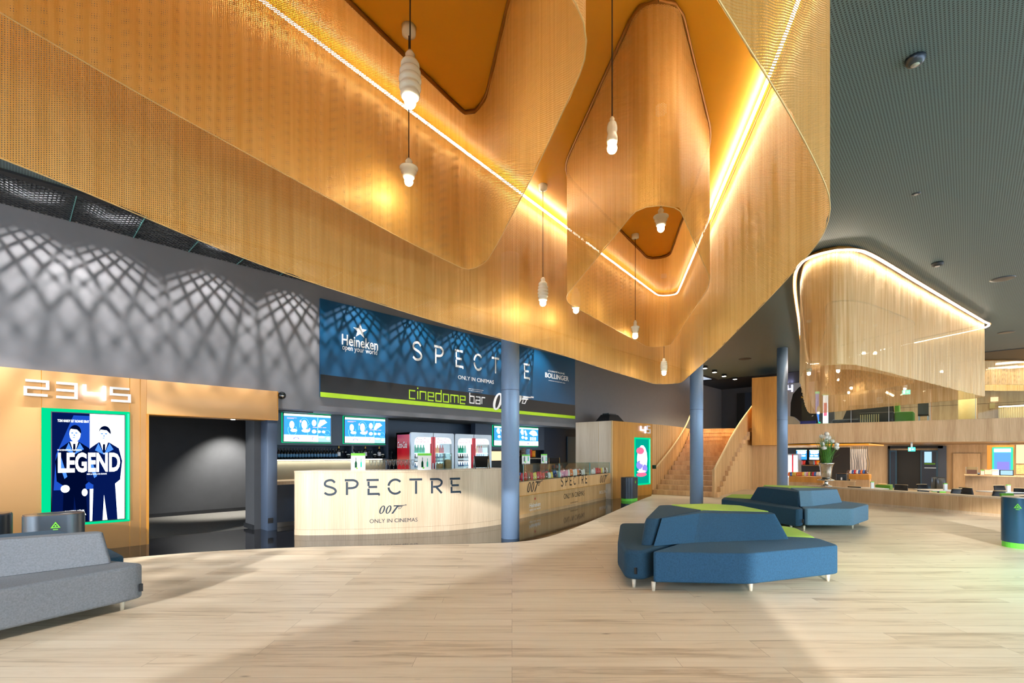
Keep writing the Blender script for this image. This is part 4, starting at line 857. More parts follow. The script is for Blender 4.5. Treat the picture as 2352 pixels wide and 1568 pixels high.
for fi, x0 in enumerate((6.64, 8.0)):
    for ri, z in enumerate((1.501, 1.276, 1.051)):
        for si in (0, 1):
            m, n = lay[ri][si]; a = x0 + .14 if si == 0 else x0 + .74; wd_ = dict(kinds)[m]; h = .20
            for k in range(n):
                mm, ww = (('bottle_red', 'red') if (ri == 0 and si == 1 and k > 2) else (m, wd_))
                key = mm + str(ri)
                lb = f"{ww} drink bottle on the {('top', 'middle', 'lower')[ri]} shelf inside the {('left', 'right')[fi]} fridge"; gp = f"{ww} bottles, {('top', 'middle', 'lower')[ri]} shelf of the {('left', 'right')[fi]} fridge"
                if KB.get(key) is None: KB[key] = bottle('drink_bottle', lb, 'bottle', mm, 'label_white' if ri else None, None, h, .034, gp, 10); o = KB[key]
                else: o = dup(KB[key], (0, 0, 0), 0, lb, gp)
                move(o, (a + .082 * k + .02, 9.84, z))

# ================================================================== BAR COUNTERS
bar = [(3.60, 8.92), (3.78, 8.66), (4.64, 7.95), (5.71, 7.32), (6.46, 7.12), (7.05, 7.10), (7.5, 7.15)]
bar, blen = resample(catmull(bar, False, 12), .05, False)
bar2 = [(7.53, 7.155), (7.86, 7.22), (13.36, 8.349)]; bar2x = bar2[:2] + [(15.0, 8.685)]
CH = 1.175
def curve_at(line, s, off):
    L = 0
    for a, b in zip(line, line[1:]):
        l = math.dist(a, b)
        if L + l >= s or b is line[-1]:
            t = (s - L) / l; dx, dy = (b[0] - a[0]) / l, (b[1] - a[1]) / l
            return (a[0] + (b[0] - a[0]) * t + dy * off, a[1] + (b[1] - a[1]) * t - dx * off)
        L += l
def curve_s(line, px):
    k = (px - HX) / FPX; e = (k * SN + CN, SN - k * CN); L = 0; best = 0
    for a, b in zip(line, line[1:]):
        l = math.dist(a, b); fa_ = a[0] * e[1] - a[1] * e[0]; fb = b[0] * e[1] - b[1] * e[0]
        if fa_ * fb <= 0 and fa_ != fb: return L + l * fa_ / (fa_ - fb), (a[0] + (b[0] - a[0]) * fa_ / (fa_ - fb)) / e[0]
        L += l
    return best, 9.0
c1 = thing('bar_counter', 'curved pale oak bar counter with large dark blue film lettering', 'bar counter', (5.6, 7.6, 0))
def strip(line, off0, off1, z0, z1): return MB().prism(offset_line(line, -off0) + offset_line(line, -off1)[::-1], z0, z1)
part('front', strip(bar, 0, -.10, .004, CH - .035), 'oak_pale', c1); part('worktop', strip(bar, .012, -.62, CH - .035, CH), 'oak_pale', c1, bevel=.006)
part('plinth', strip(bar, .008, 0, .004, .10), 'oak_pale', c1); part('side_panel', MB().prism([(3.60, 8.93), (4.0, 9.42), (4.1, 9.36), (3.72, 8.88)], .004, CH - .035), 'oak_pale', c1)
gb = MB()
for z in (.104, CH - .037): gb.prism(offset_line(bar, .0015) + offset_line(bar, -.002)[::-1], z, z + .003)
part('groove', gb, 'oak_dark', c1)
def on_bar(line, px, py, off):
    s0, d = curve_s(line, px); z0 = EYE - (py - HY) / FPX * d
    def f(x, y, dd=0.0): p = curve_at(line, s0 + x, off + dd); return (p[0], p[1], z0 + y)
    return f
def bwh(line, px0, px1, py0, py1): s0, d = curve_s(line, px0); s1, _ = curve_s(line, px1); return s1 - s0, (py1 - py0) / FPX * d
def bart(parent, name, polys, line, px, py, m, off=.002): part(name, MB().flat(polys, on_bar(line, px, py, off)), m, parent, smooth=False)
w, h = bwh(bar, 742, 1058, 1101, 1137); 
def dense(polys):                            # cut long pieces so the lettering follows the curved front
    out = []
    for q in polys:
        if len(q) == 4 and max(p[0] for p in q) - min(p[0] for p in q) > .1:
            for i in range(4):
                t0, t1 = i / 4, (i + 1) / 4; L_ = lambda a, b, t: (a[0] + (b[0] - a[0]) * t, a[1] + (b[1] - a[1]) * t)
                out.append([L_(q[0], q[1], t0), L_(q[0], q[1], t1), L_(q[3], q[2], t1), L_(q[3], q[2], t0)])
        else: out.append(q)
    return out
[bart(c1, 'film_title_letter', dense(L_), bar, 742, 1137, 'vinyl_blue', .004) for L_ in spectre_letters(w, h, .8, .14)]
w, h = bwh(bar, 871, 934, 1160, 1180); bart(c1, 'agent_number', fit(agent_logo(), w, h), bar, 871, 1180, 'vinyl_blue', .003)
w, h = bwh(bar, 849, 959, 1192, 1201); bart(c1, 'release_line', text('ONLY IN CINEMAS', w, h), bar, 849, 1201, 'vinyl_blue', .004)
c2 = thing('sweets_counter', 'oak sweets counter with black and white film lettering, right of the column', 'counter', (10.6, 7.8, 0))
part('upper_front', strip(bar2, 0, -.10, .54, .86), 'oak_panel_lit', c2); part('lower_front', strip(bar2, -.16, -.25, .004, .56), 'oak_panel_lit', c2); part('ledge', strip(bar2, .006, -.18, .53, .545), 'oak_amber', c2); part('deck', strip(bar2[:-1] + [(13.2, 8.316)], 0, -.75, .84, .86), 'oak_panel', c2); part('plinth', strip(bar2, -.15, -.17, .004, .08), 'oak_panel', c2)
bt2 = offset_line(bar2x, .16)
def b2t(name, polys, px, py, m): bart(c2, name, polys, bar2x, px, py, m, .003)
w, h = bwh(bar2x, 1211, 1246, 1105, 1130); b2t('agent_number', fit(agent_logo(), w, h * 1.0), 1211, 1131, 'vinyl_black')
w, h = bwh(bar2x, 1289, 1349, 1095, 1117); [b2t('film_title_letter', L_, 1288, 1117, 'vinyl_black') for L_ in spectre_letters(w, h, .55, .15)]
w, h = bwh(bar2x, 1378, 1397, 1090, 1108); b2t('agent_number', fit(agent_logo(), w, h), 1378, 1109, 'vinyl_black')
def b3t(name, polys, px, py, m): bart(c2, name, polys, bt2, px, py, m, .003)
w, h = bwh(bt2, 1295, 1342, 1134, 1146); b3t('release_line', text('ONLY IN CINEMAS', w, h), 1295, 1146, 'vinyl_black')
w, h = bwh(bt2, 1216, 1241, 1156, 1166); b3t('beer_name', text('Heineken', w, h, bold=.01), 1216, 1166, 'vinyl_white'); b3t('slogan', text('open your world', w, h * .7), 1216, 1175, 'vinyl_white'); b3t('beer_star', [[(x * .05 + w * .5, y * .05) for x, y in q] for q in star()], 1216, 1147, 'vinyl_red')
w, h = bwh(bt2, 1377, 1398, 1127, 1134); b3t('champagne_name', text('BOLLINGER', w, h), 1377, 1134, 'vinyl_white'); b3t('small_print', text('ALL RIGHTS RESERVED', .5, .03), 1310, 1156, 'vinyl_black')
# glass sweet cases on the deck
def glass_case(s0, s1, h, label):
    p = [curve_at(bar2, s, -.03) for s in (s0, s1)]; q = [curve_at(bar2, s, -.45) for s in (s0, s1)]
    t = thing('glass_case', label, 'display case', (*p[0], .86)); z0, z1 = .861, .861 + h
    for a, b in ((p[0], p[1]), (q[0], q[1]), (p[0], q[0]), (p[1], q[1])): part('pane', MB().bar((*a, (z0 + z1) / 2), (*b, (z0 + z1) / 2), .006, h), 'teal_glass', t)
    part('top_pane', MB().prism([p[0], p[1], q[1], q[0]], z1, z1 + .008), 'teal_glass', t)
    for a in p: part('corner_post', MB().box(a[0] - .006, a[0] + .006, a[1] - .006, a[1] + .006, z0, z1), 'teal_edge', t)
    return t
glass_case(.5, 2.3, .37, 'left glass sweet case on the sweets counter, beside the column'); glass_case(2.35, 4.3, .36, 'middle glass sweet case on the sweets counter'); glass_case(4.35, 5.95, .34, 'right glass sweet case on the sweets counter, beside the wood tower')
rb = random.Random(5)
def sweet_bag(m, label, group):
    t = thing('sweet_bag', label, 'bag of sweets', (0, 0, 0), group)
    mb = MB().lathe([(.045, 0), (.062, .012), (.070, .06), (.064, .11), (.046, .145), (.048, .17)], (0, 0, 0), 10, 1.0, .62); part('bag', mb, m, t, sub=1)
    part('label', MB().ball((0, -.04, .06), .018, 6, 1, .2, .8), 'sweet_white', t); return t
BG = {}
names = {'sweet_red': 'red', 'sweet_pink': 'pink', 'sweet_yellow': 'yellow', 'sweet_brown': 'brown', 'sweet_white': 'white', 'sweet_blue': 'blue', 'sweet_orange': 'orange'}
plan = [(.6, 'rrbryrrrbwy', 'left'), (2.5, 'wpppwowwobww', 'middle'), (4.75, 'wwrrrywbw', 'right')]
cm = {'r': 'sweet_red', 'p': 'sweet_pink', 'y': 'sweet_yellow', 'b': 'sweet_brown', 'w': 'sweet_white', 'o': 'sweet_orange', 'l': 'sweet_blue'}
for s0, seq, wh_ in plan:
    for row in (0, 1):
        for i, ch in enumerate(seq if row == 0 else seq[::-1].replace('w', 'l', 1)):
            m = cm[ch]; lb = f"{names[m]} bag of sweets in the {wh_} glass case on the sweets counter"; gp = f"{names[m]} sweet bags, {wh_} case"
            if wh_ == 'right' and row: continue
            p = curve_at(bar2, s0 + i * .145 + row * .05 + rb.uniform(-.01, .01), -.12 - .16 * row)
            if m not in BG: BG[m] = sweet_bag(m, lb, gp); o = BG[m]
            else: o = dup(BG[m], (0, 0, 0), 0, lb, gp)
            move(o, (*p, .862), rb.uniform(-.5, .5)); o.scale = (1, 1, rb.uniform(.85, 1.15))
# things on the bar worktop
def bar_top(px, off=-.1, line=bar): s, d = curve_s(line, px); return curve_at(line, s, off)
fl0 = None
for i in range(12):
    px = 849 + i * 9.2; p = bar_top(px, -.18 if i % 2 else -.26)
    if fl0 is None: fl0 = wine_glass('champagne flute in the row on the curved bar counter', 'champagne flutes on the bar counter', .2, .034, True); o = fl0
    else: o = dup(fl0, (0, 0, 0))
    move(o, (*p, CH + .001))
def tent_card(px, off, label, line=bar, z=CH, w=.26, h=.32, lime=True, lean=0.0):
    x, y = bar_top(px, off, line); t = thing('menu_card', label, 'menu card', (0, 0, 0))
    part('card', MB().box(-w / 2, w / 2, -.004, .004, 0, h), 'white_paper', t); part('header', MB().box(-w / 2, w / 2, -.006, -.0041, h * .86, h), 'lime_mark', t)
    part('foot', MB().box(-w / 2, w / 2, -.03, .03, 0, .004), 'white_plastic', t)
    part('bottle_picture', MB().flat([[(-.06, .05), (-.02, .05), (-.02, .14), (-.035, .18), (-.035, .24), (-.045, .24), (-.045, .18), (-.06, .14)]], lambda a, b: (a, -.0065, b)), 'bottle_green', t); part('bottle_picture', MB().flat([[(.04, .06), (.07, .06), (.07, .14), (.06, .17), (.06, .22), (.05, .22), (.05, .17), (.04, .14)]], lambda a, b: (a, -.0065, b)), 'bottle_mint', t)
    part('badge', MB().flat([blob(.03 - .05, .04, .018, .018)], lambda a, b: (a, -.0068, b)), 'lime_mark', t)
    move(t, (x, y, z + .001), TH - PI / 2 + .1); return t
tent_card(820, -.12, 'white drinks menu card with green header on the bar, left of the flutes'); tent_card(977, -.12, 'white drinks menu card with green header on the bar, before the left fridge')
tent_card(1243, -.42, 'lime headed card standing on the left glass sweet case', bar2, 1.24, .2, .22); tent_card(1283, -.42, 'lime headed card standing on the middle glass sweet case', bar2, 1.232, .16, .24)
for px, lb, m, h in ((1015, 'clear jar half filled with corks, left one of two on the bar', 'cork', .12), (1035, 'wider clear jar filled with corks, right one of two on the bar', 'cork', .2)):
    x, y = bar_top(px, -.16); t = thing('cork_jar', lb, 'jar', (0, 0, 0)); lathe_part('jar', [(.075, 0), (.085, .01), (.085, .30), (.08, .32), (.078, .32), (.08, .30), (.08, .015), (.0001, .015)], 'clear_glass', t, 18)
    ck = part('corks', MB().lathe([(.07, .018), (.074, h * .7), (.06, h * .95), (.0001, h)], (0, 0, 0), 12), 'cork', t, smooth=False); move(t, (x, y, CH + .001))
def tablet(px, off, label, line=bar, z=CH, rot=0.0, hgt=.22):
    x, y = bar_top(px, off, line); t = thing('tablet_till', label, 'tablet till', (0, 0, 0))
    part('screen', MB().add([(-.15, -.02, .02), (.15, -.02, .02), (.15, .10, hgt), (-.15, .10, hgt), (-.15, 0, .02), (.15, 0, .02), (.15, .12, hgt), (-.15, .12, hgt)], [(0, 1, 2, 3), (7, 6, 5, 4), (0, 4, 5, 1), (1, 5, 6, 2), (2, 6, 7, 3), (3, 7, 4, 0)]), 'device_black', t)
    for sx in (-.15, .15):
        part('leg', MB().bar((sx, .0, 0), (sx, .11, hgt + .01), .016), 'chrome', t); part('leg', MB().bar((sx, .22, 0), (sx, .11, hgt + .01), .016), 'chrome', t)
    move(t, (x, y, z + .001), rot); return t
tablet(1130, -.35, 'black tablet till with chrome frame on the bar counter, left of the column', bar, CH, 2.6, .26)
tablet(1250, -.72, 'black tablet till on tall chrome legs behind the left glass case', bar2, .86, 2.4, .52); tablet(1325, -.72, 'black tablet till on tall chrome legs behind the middle glass case', bar2, .86, 2.4, .5)
px_, pz_ = W(1137, 1050, 10.0); t = thing('warm_display', 'small orange picture panel beside the right fridge, behind the column', 'picture panel', (9.62, 10.0, 1.18)); part('picture', MB().box(9.5, 10.15, 9.98, 9.99, 1.28, 1.55), 'orange_art', t); part('box', MB().box(9.48, 10.17, 9.99, 10.4, 0.0, 1.6), 'near_black', t)

# tower: digits, poster and the empty statue base on top
FXN = lambda x, y, d=0.0: (x, 8.38 + (x - 13.5) * (-.07 / 2.6) - d, y)
def tower_x(px): k = (px - HX) / FPX; d = 8.34 / (SN - k * CN); return d * (k * SN + CN), d
for ch, p0, p1, m, lb in (('4', 1470, 1481, 'four_glow', 'glowing digit 4 on the amber wood tower by the stairs'), ('5', 1484, 1491, 'digit_white', 'white digit 5 beside the glowing 4 on the amber wood tower')):
    (xa, d), (xb, _) = tower_x(p0), tower_x(p1); w = xb - xa; h = 18 * d / FPX; z0 = EYE + (HY - 995) * d / FPX; tt = .14 * h
    pol = []
    for q in SQ[ch]: pol += stroke([(tt / 2 + a * (w - tt), tt / 2 + b * (h - tt)) for a, b in q], tt)
    tag(part('sign_digit', MB().slab(shift(pol, xa, z0), lambda x, y, d_: FXN(x, y, d_), .035), m), lb, 'sign digit')
(xa, d), (xb, _) = tower_x(1457), tower_x(1492); za = EYE - (1115 - HY) * d / FPX; zb_ = EYE + (HY - 1004) * d / FPX
lb2 = thing('poster_light_box', 'narrow colourful poster light box with green glowing rim on the amber wood tower', 'light box', (xa, 8.3, za))
part('glow_rim', MB().slab([[(xa, za), (xb, za), (xb, zb_), (xa, zb_)]], FXN, .012), 'green_glow', lb2); part('tube', MB().slab([[(xb - .10, za + .05), (xb - .05, za + .05), (xb - .05, zb_ - .05), (xb - .10, zb_ - .05)]], lambda x, y, d: FXN(x, y, d + .012), .02), 'green_tube', lb2)
wx, hz = xb - xa - .22, zb_ - za - .12
def p2(name, polys, m, d): part(name, MB().flat([[(xa + .07 + x * wx, za + .06 + y * hz) for x, y in q] for q in polys], lambda x, y: FXN(x, y, d)), m, lb2, smooth=False)
p2('poster_sheet', [[(0, 0), (1, 0), (1, 1), (0, 1)]], 'poster_teal', .014); p2('poster_shape', [blob(.5, .55, .4, .32)], 'poster_white', .0145); p2('poster_shape', [blob(.35, .74, .3, .08), blob(.45, .2, .4, .05)], 'poster_red', .015); p2('poster_shape', [blob(.3, .42, .25, .1), blob(.7, .33, .2, .1)], 'poster_violet', .0153); p2('poster_shape', [blob(.6, .62, .25, .06), blob(.5, .48, .2, .05), blob(.45, .27, .35, .03)], 'poster_pink', .0156)
sxy = P(1403, 966, 16.4)
t = thing('statue_base', 'dark faceted statue base on top of the wood tower', 'statue base', (sxy[0], 9.0, zu))
part('plinth', MB().prism([(13.75, 8.65), (14.75, 8.62), (14.95, 9.2), (13.8, 9.25)], zu + .001, zu + .26, [(13.95, 8.75), (14.5, 8.75), (14.6, 9.1), (13.98, 9.12)]), 'near_black', t, bevel=.02); part('cap', MB().prism([(13.98, 8.8), (14.46, 8.8), (14.5, 9.05), (14.0, 9.06)], zu + .26, zu + .30), 'bin_slate', t)

# ================================================================== STAR SOFAS
def cm_(pts): return [cam(*p) for p in pts]
def leg(t, cx, d, m='leg_wood'):
    x, y = cam(cx, d); part('leg', MB().lathe([(.016, 0), (.024, .10)], (x, y, 0), 12), m, t)
def sofa_block(t, poly, m, z0=.10, z1=.43, name='seat', r=.09):
    p = round_poly(cm_(poly), r, 4); c = Vector((sum(q[0] for q in p) / len(p), sum(q[1] for q in p) / len(p)))
    part(name, MB().prism(p, z0, z1), m, t, bevel=.05, seg=4)
def sofa_back(t, base, top, m, z1=.72, name='backrest', r=.05):
    b = round_poly(cm_(base), r, 3); q = round_poly(cm_(top), r, 3)
    part(name, MB().prism(b, .43, z1, q), m, t, bevel=.03, seg=3)
def sofa(label, org, seats, backs, legs, tagp=None):
    t = thing('star_sofa', label, 'sofa', (*cam(*org), 0))
    for poly, m in seats: sofa_block(t, poly, m)
    for b, q, m, z in backs: sofa_back(t, b, q, m, z)
    for l in legs: leg(t, *l)
    if tagp:
        x, y = cam(tagp[0], tagp[1]); w = tagp[2]; part('maker_tag', MB().box(x - w, x + w, y - w, y + w, .17, .24), 'tag_black', t)
sofa('blue star shaped sofa in the foreground with lime back side, partly sunlit', (2.4, 6.1),
     [([(1.50, 5.18), (2.54, 5.10), (3.80, 5.55), (3.86, 6.05), (3.2, 6.25), (2.42, 6.12)], 'fabric_blue'),
      ([(1.44, 5.24), (1.25, 5.31), (1.30, 5.9), (1.66, 7.35), (2.15, 7.35), (2.38, 6.14)], 'fabric_navy'),
      ([(2.42, 6.16), (3.2, 6.28), (3.88, 6.08), (4.1, 6.9), (3.4, 8.0), (2.18, 7.9), (2.2, 7.3)], 'fabric_lime')],
     [([(1.61, 5.50), (2.2, 5.73), (3.45, 5.95), (3.50, 6.38), (2.58, 6.55)], [(1.77, 5.70), (2.45, 6.22), (3.37, 6.12), (3.42, 6.34), (2.62, 6.53)], 'fabric_blue', .72),
      ([(1.50, 5.56), (1.595, 5.52), (2.56, 6.57), (2.32, 7.25), (1.98, 7.2)], [(1.60, 5.72), (1.73, 5.70), (2.60, 6.55), (2.37, 7.2), (2.2, 7.15)], 'fabric_navy', .72),
      ([(2.6, 6.58), (3.5, 6.41), (3.62, 7.0), (3.2, 7.6), (2.34, 7.28)], [(2.63, 6.555), (3.43, 6.37), (3.38, 7.1), (3.0, 7.35), (2.39, 7.23)], 'fabric_lime', .725)],
     [(1.54, 5.215), (2.6, 5.215), (3.70, 5.61), (1.363, 5.357), (1.6, 7.2), (2.3, 7.7), (3.4, 7.75), (3.95, 6.9)], (1.36, 5.265, .012))
sofa('dark and pale blue star shaped sofa with lime top, behind the foreground one', (6.15, 10.7),
     [([(5.66, 9.25), (6.55, 9.2), (7.46, 10.0), (7.4, 10.95), (6.2, 10.65)], 'fabric_pale_blue'),
      ([(5.61, 9.22), (5.42, 9.08), (4.85, 11.1), (5.12, 11.6), (6.15, 10.68)], 'fabric_navy'),
      ([(5.15, 11.65), (6.18, 10.72), (7.4, 11.0), (7.3, 12.2), (5.7, 12.5)], 'fabric_lime')],
     [([(5.74, 9.55), (6.05, 9.62), (7.15, 10.35), (7.12, 10.8), (6.2, 10.72)], [(5.93, 9.92), (6.2, 9.95), (7.03, 10.33), (7.0, 10.72), (6.28, 10.8)], 'fabric_pale_blue', .72),
      ([(5.69, 9.5), (5.56, 10.4), (5.48, 11.05), (5.9, 11.3), (6.16, 10.75)], [(5.76, 9.62), (5.72, 10.4), (5.6, 10.95), (5.95, 11.2), (6.22, 10.8)], 'fabric_navy', .72),
      ([(5.92, 11.35), (6.2, 10.78), (7.14, 10.84), (7.0, 11.6), (6.1, 11.9)], [(5.98, 11.22), (6.25, 10.83), (6.98, 10.76), (6.9, 11.4), (6.15, 11.7)], 'fabric_lime', .722)],
     [(5.62, 9.22), (6.75, 9.5), (7.3, 10.1), (5.42, 9.3), (4.95, 11.1), (7.2, 11.9), (5.8, 12.2)], (5.53, 9.11, .014))
sofa('grey star shaped sofa with navy far side, cut off by the left edge', (-4.4, 4.3),
     [([(-3.57, 4.66), (-3.62, 4.50), (-4.02, 3.75), (-4.5, 2.9), (-5.2, 3.1), (-4.75, 4.2), (-4.05, 4.80)], 'fabric_grey'),
      ([(-4.09, 4.84), (-4.04, 5.0), (-4.9, 5.7), (-5.5, 5.3), (-4.78, 4.24)], 'fabric_navy')],
     [([(-3.88, 4.66), (-4.43, 4.10), (-4.9, 3.2), (-5.25, 3.4), (-4.78, 4.25), (-4.1, 4.80)], [(-4.0, 4.70), (-4.62, 4.28), (-5.02, 3.5), (-5.2, 3.55), (-4.78, 4.38), (-4.15, 4.80)], 'fabric_grey', .72),
      ([(-4.36, 4.74), (-4.85, 4.24), (-5.3, 4.7), (-4.75, 5.2)], [(-4.40, 4.80), (-4.86, 4.36), (-5.1, 4.7), (-4.8, 5.02)], 'fabric_navy', .695)],
     [(-3.73, 4.58), (-3.95, 4.75), (-4.25, 3.55), (-4.5, 5.6), (-5.2, 5.1)], (-3.575, 4.615, .014))

# ================================================================== BINS
def waste_bin(cx, d, r, ln, h, ang, label, m='bin_grey', lid='bin_lid', group=None, z=0.0, mark=True, mang=None):
    x, y = cam(cx, d); t = thing('waste_bin', label, 'waste bin', (0, 0, 0), group)
    def stad(rr, l2): return [(l2 * (1 if -PI / 2 < a < PI / 2 else -1) + rr * math.cos(a), rr * math.sin(a)) for a in [-PI / 2 + .001 + (2 * PI) * i / 40 for i in range(40)]]
    part('green_plinth', MB().prism(stad(r * .96, ln), 0, .085), 'lime_green', t)
    part('body', MB().prism(stad(r, ln), .085, h), m, t, bevel=.006, seg=2); part('lid', MB().prism(stad(r * .97, ln), h, h + .012), lid, t)
    part('slot', MB().prism([(a * .55, b * .5) for a, b in stad(r, ln)], h + .0121, h + .014), 'near_black', t)
    if mark:
        a0 = mang if mang is not None else -PI / 2
        def f(px, py, dd=0): 
            if abs(a0 + PI / 2) < .6: return (px - .0, -r - .004, py)
            aa = a0 + px / r; sgn = 1 if math.cos(a0) > 0 else -1
            return (sgn * ln + (r + .004) * math.cos(aa), (r + .004) * math.sin(aa), py)
        s = .04; zc = h - .13
        tri = [(0, s * 1.0), (s * .9, -s * .5), (-s * .9, -s * .5)]
        part('recycling_mark', MB().flat([[(px, py + zc) for px, py in q] for q in stroke(tri, .011, True) + [blob(0, 0, .010, .010, 8)] + stroke([(-.022, -.045), (.022, -.045)], .009)], f), 'lime_mark', t)
    move(t, (x, y, z), ang); return t
WALLANG = 0.0
waste_bin(-5.78, 6.05, .19, .10, .73, 0.0, 'grey oval waste bin with green mark in front of the poster light box', 'bin_grey')
waste_bin(-6.62, 5.95, .19, .10, .73, 0.0, 'dark oval waste bin at the left edge, half outside the picture', 'bin_slate')
waste_bin(3.70, 15.1, .21, .10, .73, 0.0, 'dark waste bin with green base in front of the wood tower poster', 'bin_slate', 'bin_slate', mang=-2.0)
waste_bin(8.42, 7.62, .24, .30, .79, TH - PI / 2, 'blue waste bin with green base at the right edge before the parapet', 'bin_blue', 'steel', mang=-PI + .55)

# ================================================================== VASE ON THE PARAPET
vx, vy = 17.52, 3.2; vz = .461
v = thing('vase', 'tall silver trumpet vase with a flared foot standing on the parapet', 'vase', (vx, vy, vz))
part('foot', MB().lathe([(.16, 0), (.17, .02), (.10, .05), (.045, .09), (.06, .12), (.035, .16)], (vx, vy, vz), 24), 'silver_vase', v)
part('collar', MB().lathe([(.035, .16), (.22, .19), (.23, .205), (.15, .24), (.11, .25)], (vx, vy, vz), 24), 'silver_vase', v)
part('cup', MB().lathe([(.11, .25), (.14, .30), (.15, .45), (.165, .60), (.20, .70), (.225, .73), (.215, .73), (.155, .60), (.14, .40), (.0001, .38)], (vx, vy, vz), 28), 'silver_vase', v)
fl = thing('flower_arrangement', 'white pompon flowers and long green blades standing in the silver vase', 'flowers', (vx, vy, vz + .4))
rr = random.Random(3); rv = cam(1, 0); fw_ = cam(0, 1); mb = MB()
for i in range(90):
    a = rr.uniform(0, 2 * PI); s = rr.uniform(.05, .34); h = rr.uniform(.55, 1.15) - s * .6; b0 = Vector((vx + .1 * math.cos(a), vy + .1 * math.sin(a), vz + .60)); e = Vector((vx + (.1 + s) * math.cos(a), vy + (.1 + s) * math.sin(a), vz + .62 + h)); m_ = (b0 + e) / 2 + Vector((-.05 * math.cos(a), -.05 * math.sin(a), .08))
    w = Vector((-math.sin(a), math.cos(a), 0)) * .011
    mb.add([b0 - w, b0 + w, m_ + w * .9, m_ - w * .9, e], [(0, 1, 2, 3), (3, 2, 4)])
g_ = part('grass_blades', mb, 'grass_green', fl); g_['kind'] = 'stuff'
for px, py in ((1887, 1002), (1899, 996), (1898, 1003), (1904, 1005), (1898, 1011), (1911, 1013), (1889, 1019), (1893, 1028), (1922, 1021), (1922, 1028)):
    p = P(px, py, 14.88 + rr.uniform(-.15, .15)); f_ = part('flower', MB().ball(p, .062, 8), 'petal_white', fl)
    mm = MB()
    for i in range(40):
        u = rr.uniform(-1, 1); a = rr.uniform(0, 2 * PI); q = math.sqrt(1 - u * u); n = Vector((q * math.cos(a), q * math.sin(a), u)); c = Vector(p) + n * .055; t1 = n.orthogonal().normalized() * .018; mm.add([c - t1, c + t1, c + n * .03], [(0, 1, 2)])
    part('petals', mm, 'petal_white', f_); part('stem', MB().tube([(vx, vy, vz + .5), ((vx + p[0]) / 2 + .0, (vy + p[1]) / 2, vz + .95), p], .006, 5), 'grass_green', f_)

# ================================================================== UPSTAIRS BEHIND THE GLASS
gp = offset_line(bal, -.03); gl, tot = resample(gp, .2, False)
posts = [1957, 2044, 2139, 2244]
def post_xy(px): s, d = curve_s(gp, px); return curve_at(gp, s, 0), s
ss = [1.8] + [post_xy(p)[1] for p in posts] + [tot - .1]
for i, (a, b) in enumerate(zip(ss, ss[1:])):
    p, q = curve_at(gp, a + .02, 0), curve_at(gp, b - .02, 0)
    t = thing('glass_railing', ['first glass railing pane on the balcony, nearest the stairs', 'second glass railing pane, in front of the dark upstairs sofa', 'third glass railing pane, in front of the green sofa end', 'fourth glass railing pane, left of the far right post', 'last glass railing pane at the far right edge'][i], 'glass railing', (*p, 2.69), 'glass panes of the balcony railing')
    part('pane', MB().bar((*p, 3.25), (*q, 3.25), .016, 1.12), 'clear_glass', t)
    part('edge_strip', MB().box(q[0] - .012, q[0] + .012, q[1] + .004, q[1] + .02, 2.69, 3.81), 'steel', t)
def bxp(t, name, px0, px1, py0, py1, X, dep, m, **k):      # block facing the lobby at room X
    y0, z1 = WX(px0, py0, X); y1, _ = WX(px1, py0, X); z0 = WX(px0, py1, X)[1]
    return part(name, MB().box(X, X + dep, y1, y0, z0, z1), m, t, **k)
def tg(name, label, cat, px, py, X, group=None):
    y, z = WX(px, py, X); return thing(name, label, cat, (X, y, z), group)
U = zu
t = tg('lounge_sofa', 'long black upstairs sofa with a green end panel, behind the balcony glass', 'sofa', 1985, 975, 26.0)
y0, _ = WX(1915, 960, 26); y1, _ = WX(2052, 960, 26)
part('seat', MB().box(25.6, 26.4, y1, y0, U, U + .45), 'near_black', t, bevel=.05); part('backrest', MB().prism([(26.3, y1), (26.65, y1), (26.65, y0 - .25), (26.3, y0 - .25)], U + .40, U + 1.12, [(26.42, y1 + .05), (26.62, y1 + .05), (26.62, y0 - .5), (26.42, y0 - .5)]), 'near_black', t, bevel=.04); part('end_panel', MB().box(26.3, 26.7, y1 - .18, y1 - .01, U, U + 1.1), 'leaf_green', t, bevel=.05)
t = tg('lounge_bench', 'low dark upstairs bench with pale striped skirt and lime end, before the black sofa', 'bench', 2030, 975, 24.9)
y0, _ = WX(1975, 960, 24.9); y1, _ = WX(2100, 960, 24.9); ym = WX(2055, 960, 24.9)[0]
part('seat', MB().box(24.6, 25.2, ym, y0, U + .06, U + .62), 'near_black', t, bevel=.04); part('lime_end', MB().box(24.6, 25.3, y1, ym - .01, U, U + .60), 'leaf_green', t, bevel=.06)
st_ = MB(); yy = WX(2020, 960, 24.9)[0]; k = y0 - .05
while k > yy: st_.box(24.585, 24.6, k - .035, k, U + .08, U + .55); k -= .075
part('skirt_stripes', st_, 'curtain_cream', t)
t = tg('mesh_chair', 'black mesh back chair upstairs right of the lime bench end', 'chair', 2120, 972, 25.0); y0, _ = WX(2108, 960, 25); y1, _ = WX(2133, 960, 25)
part('backrest', MB().box(25.0, 25.04, y1, y0, U + .42, U + .92), 'device_black', t, bevel=.01); part('seat', MB().box(25.0, 25.5, y1, y0, U + .42, U + .47), 'device_black', t)
for a in (y0 - .03, y1 + .03):
    for b in (25.04, 25.46): part('leg', MB().bar((b, a, U), (b, a, U + .44), .03), 'steel', t)
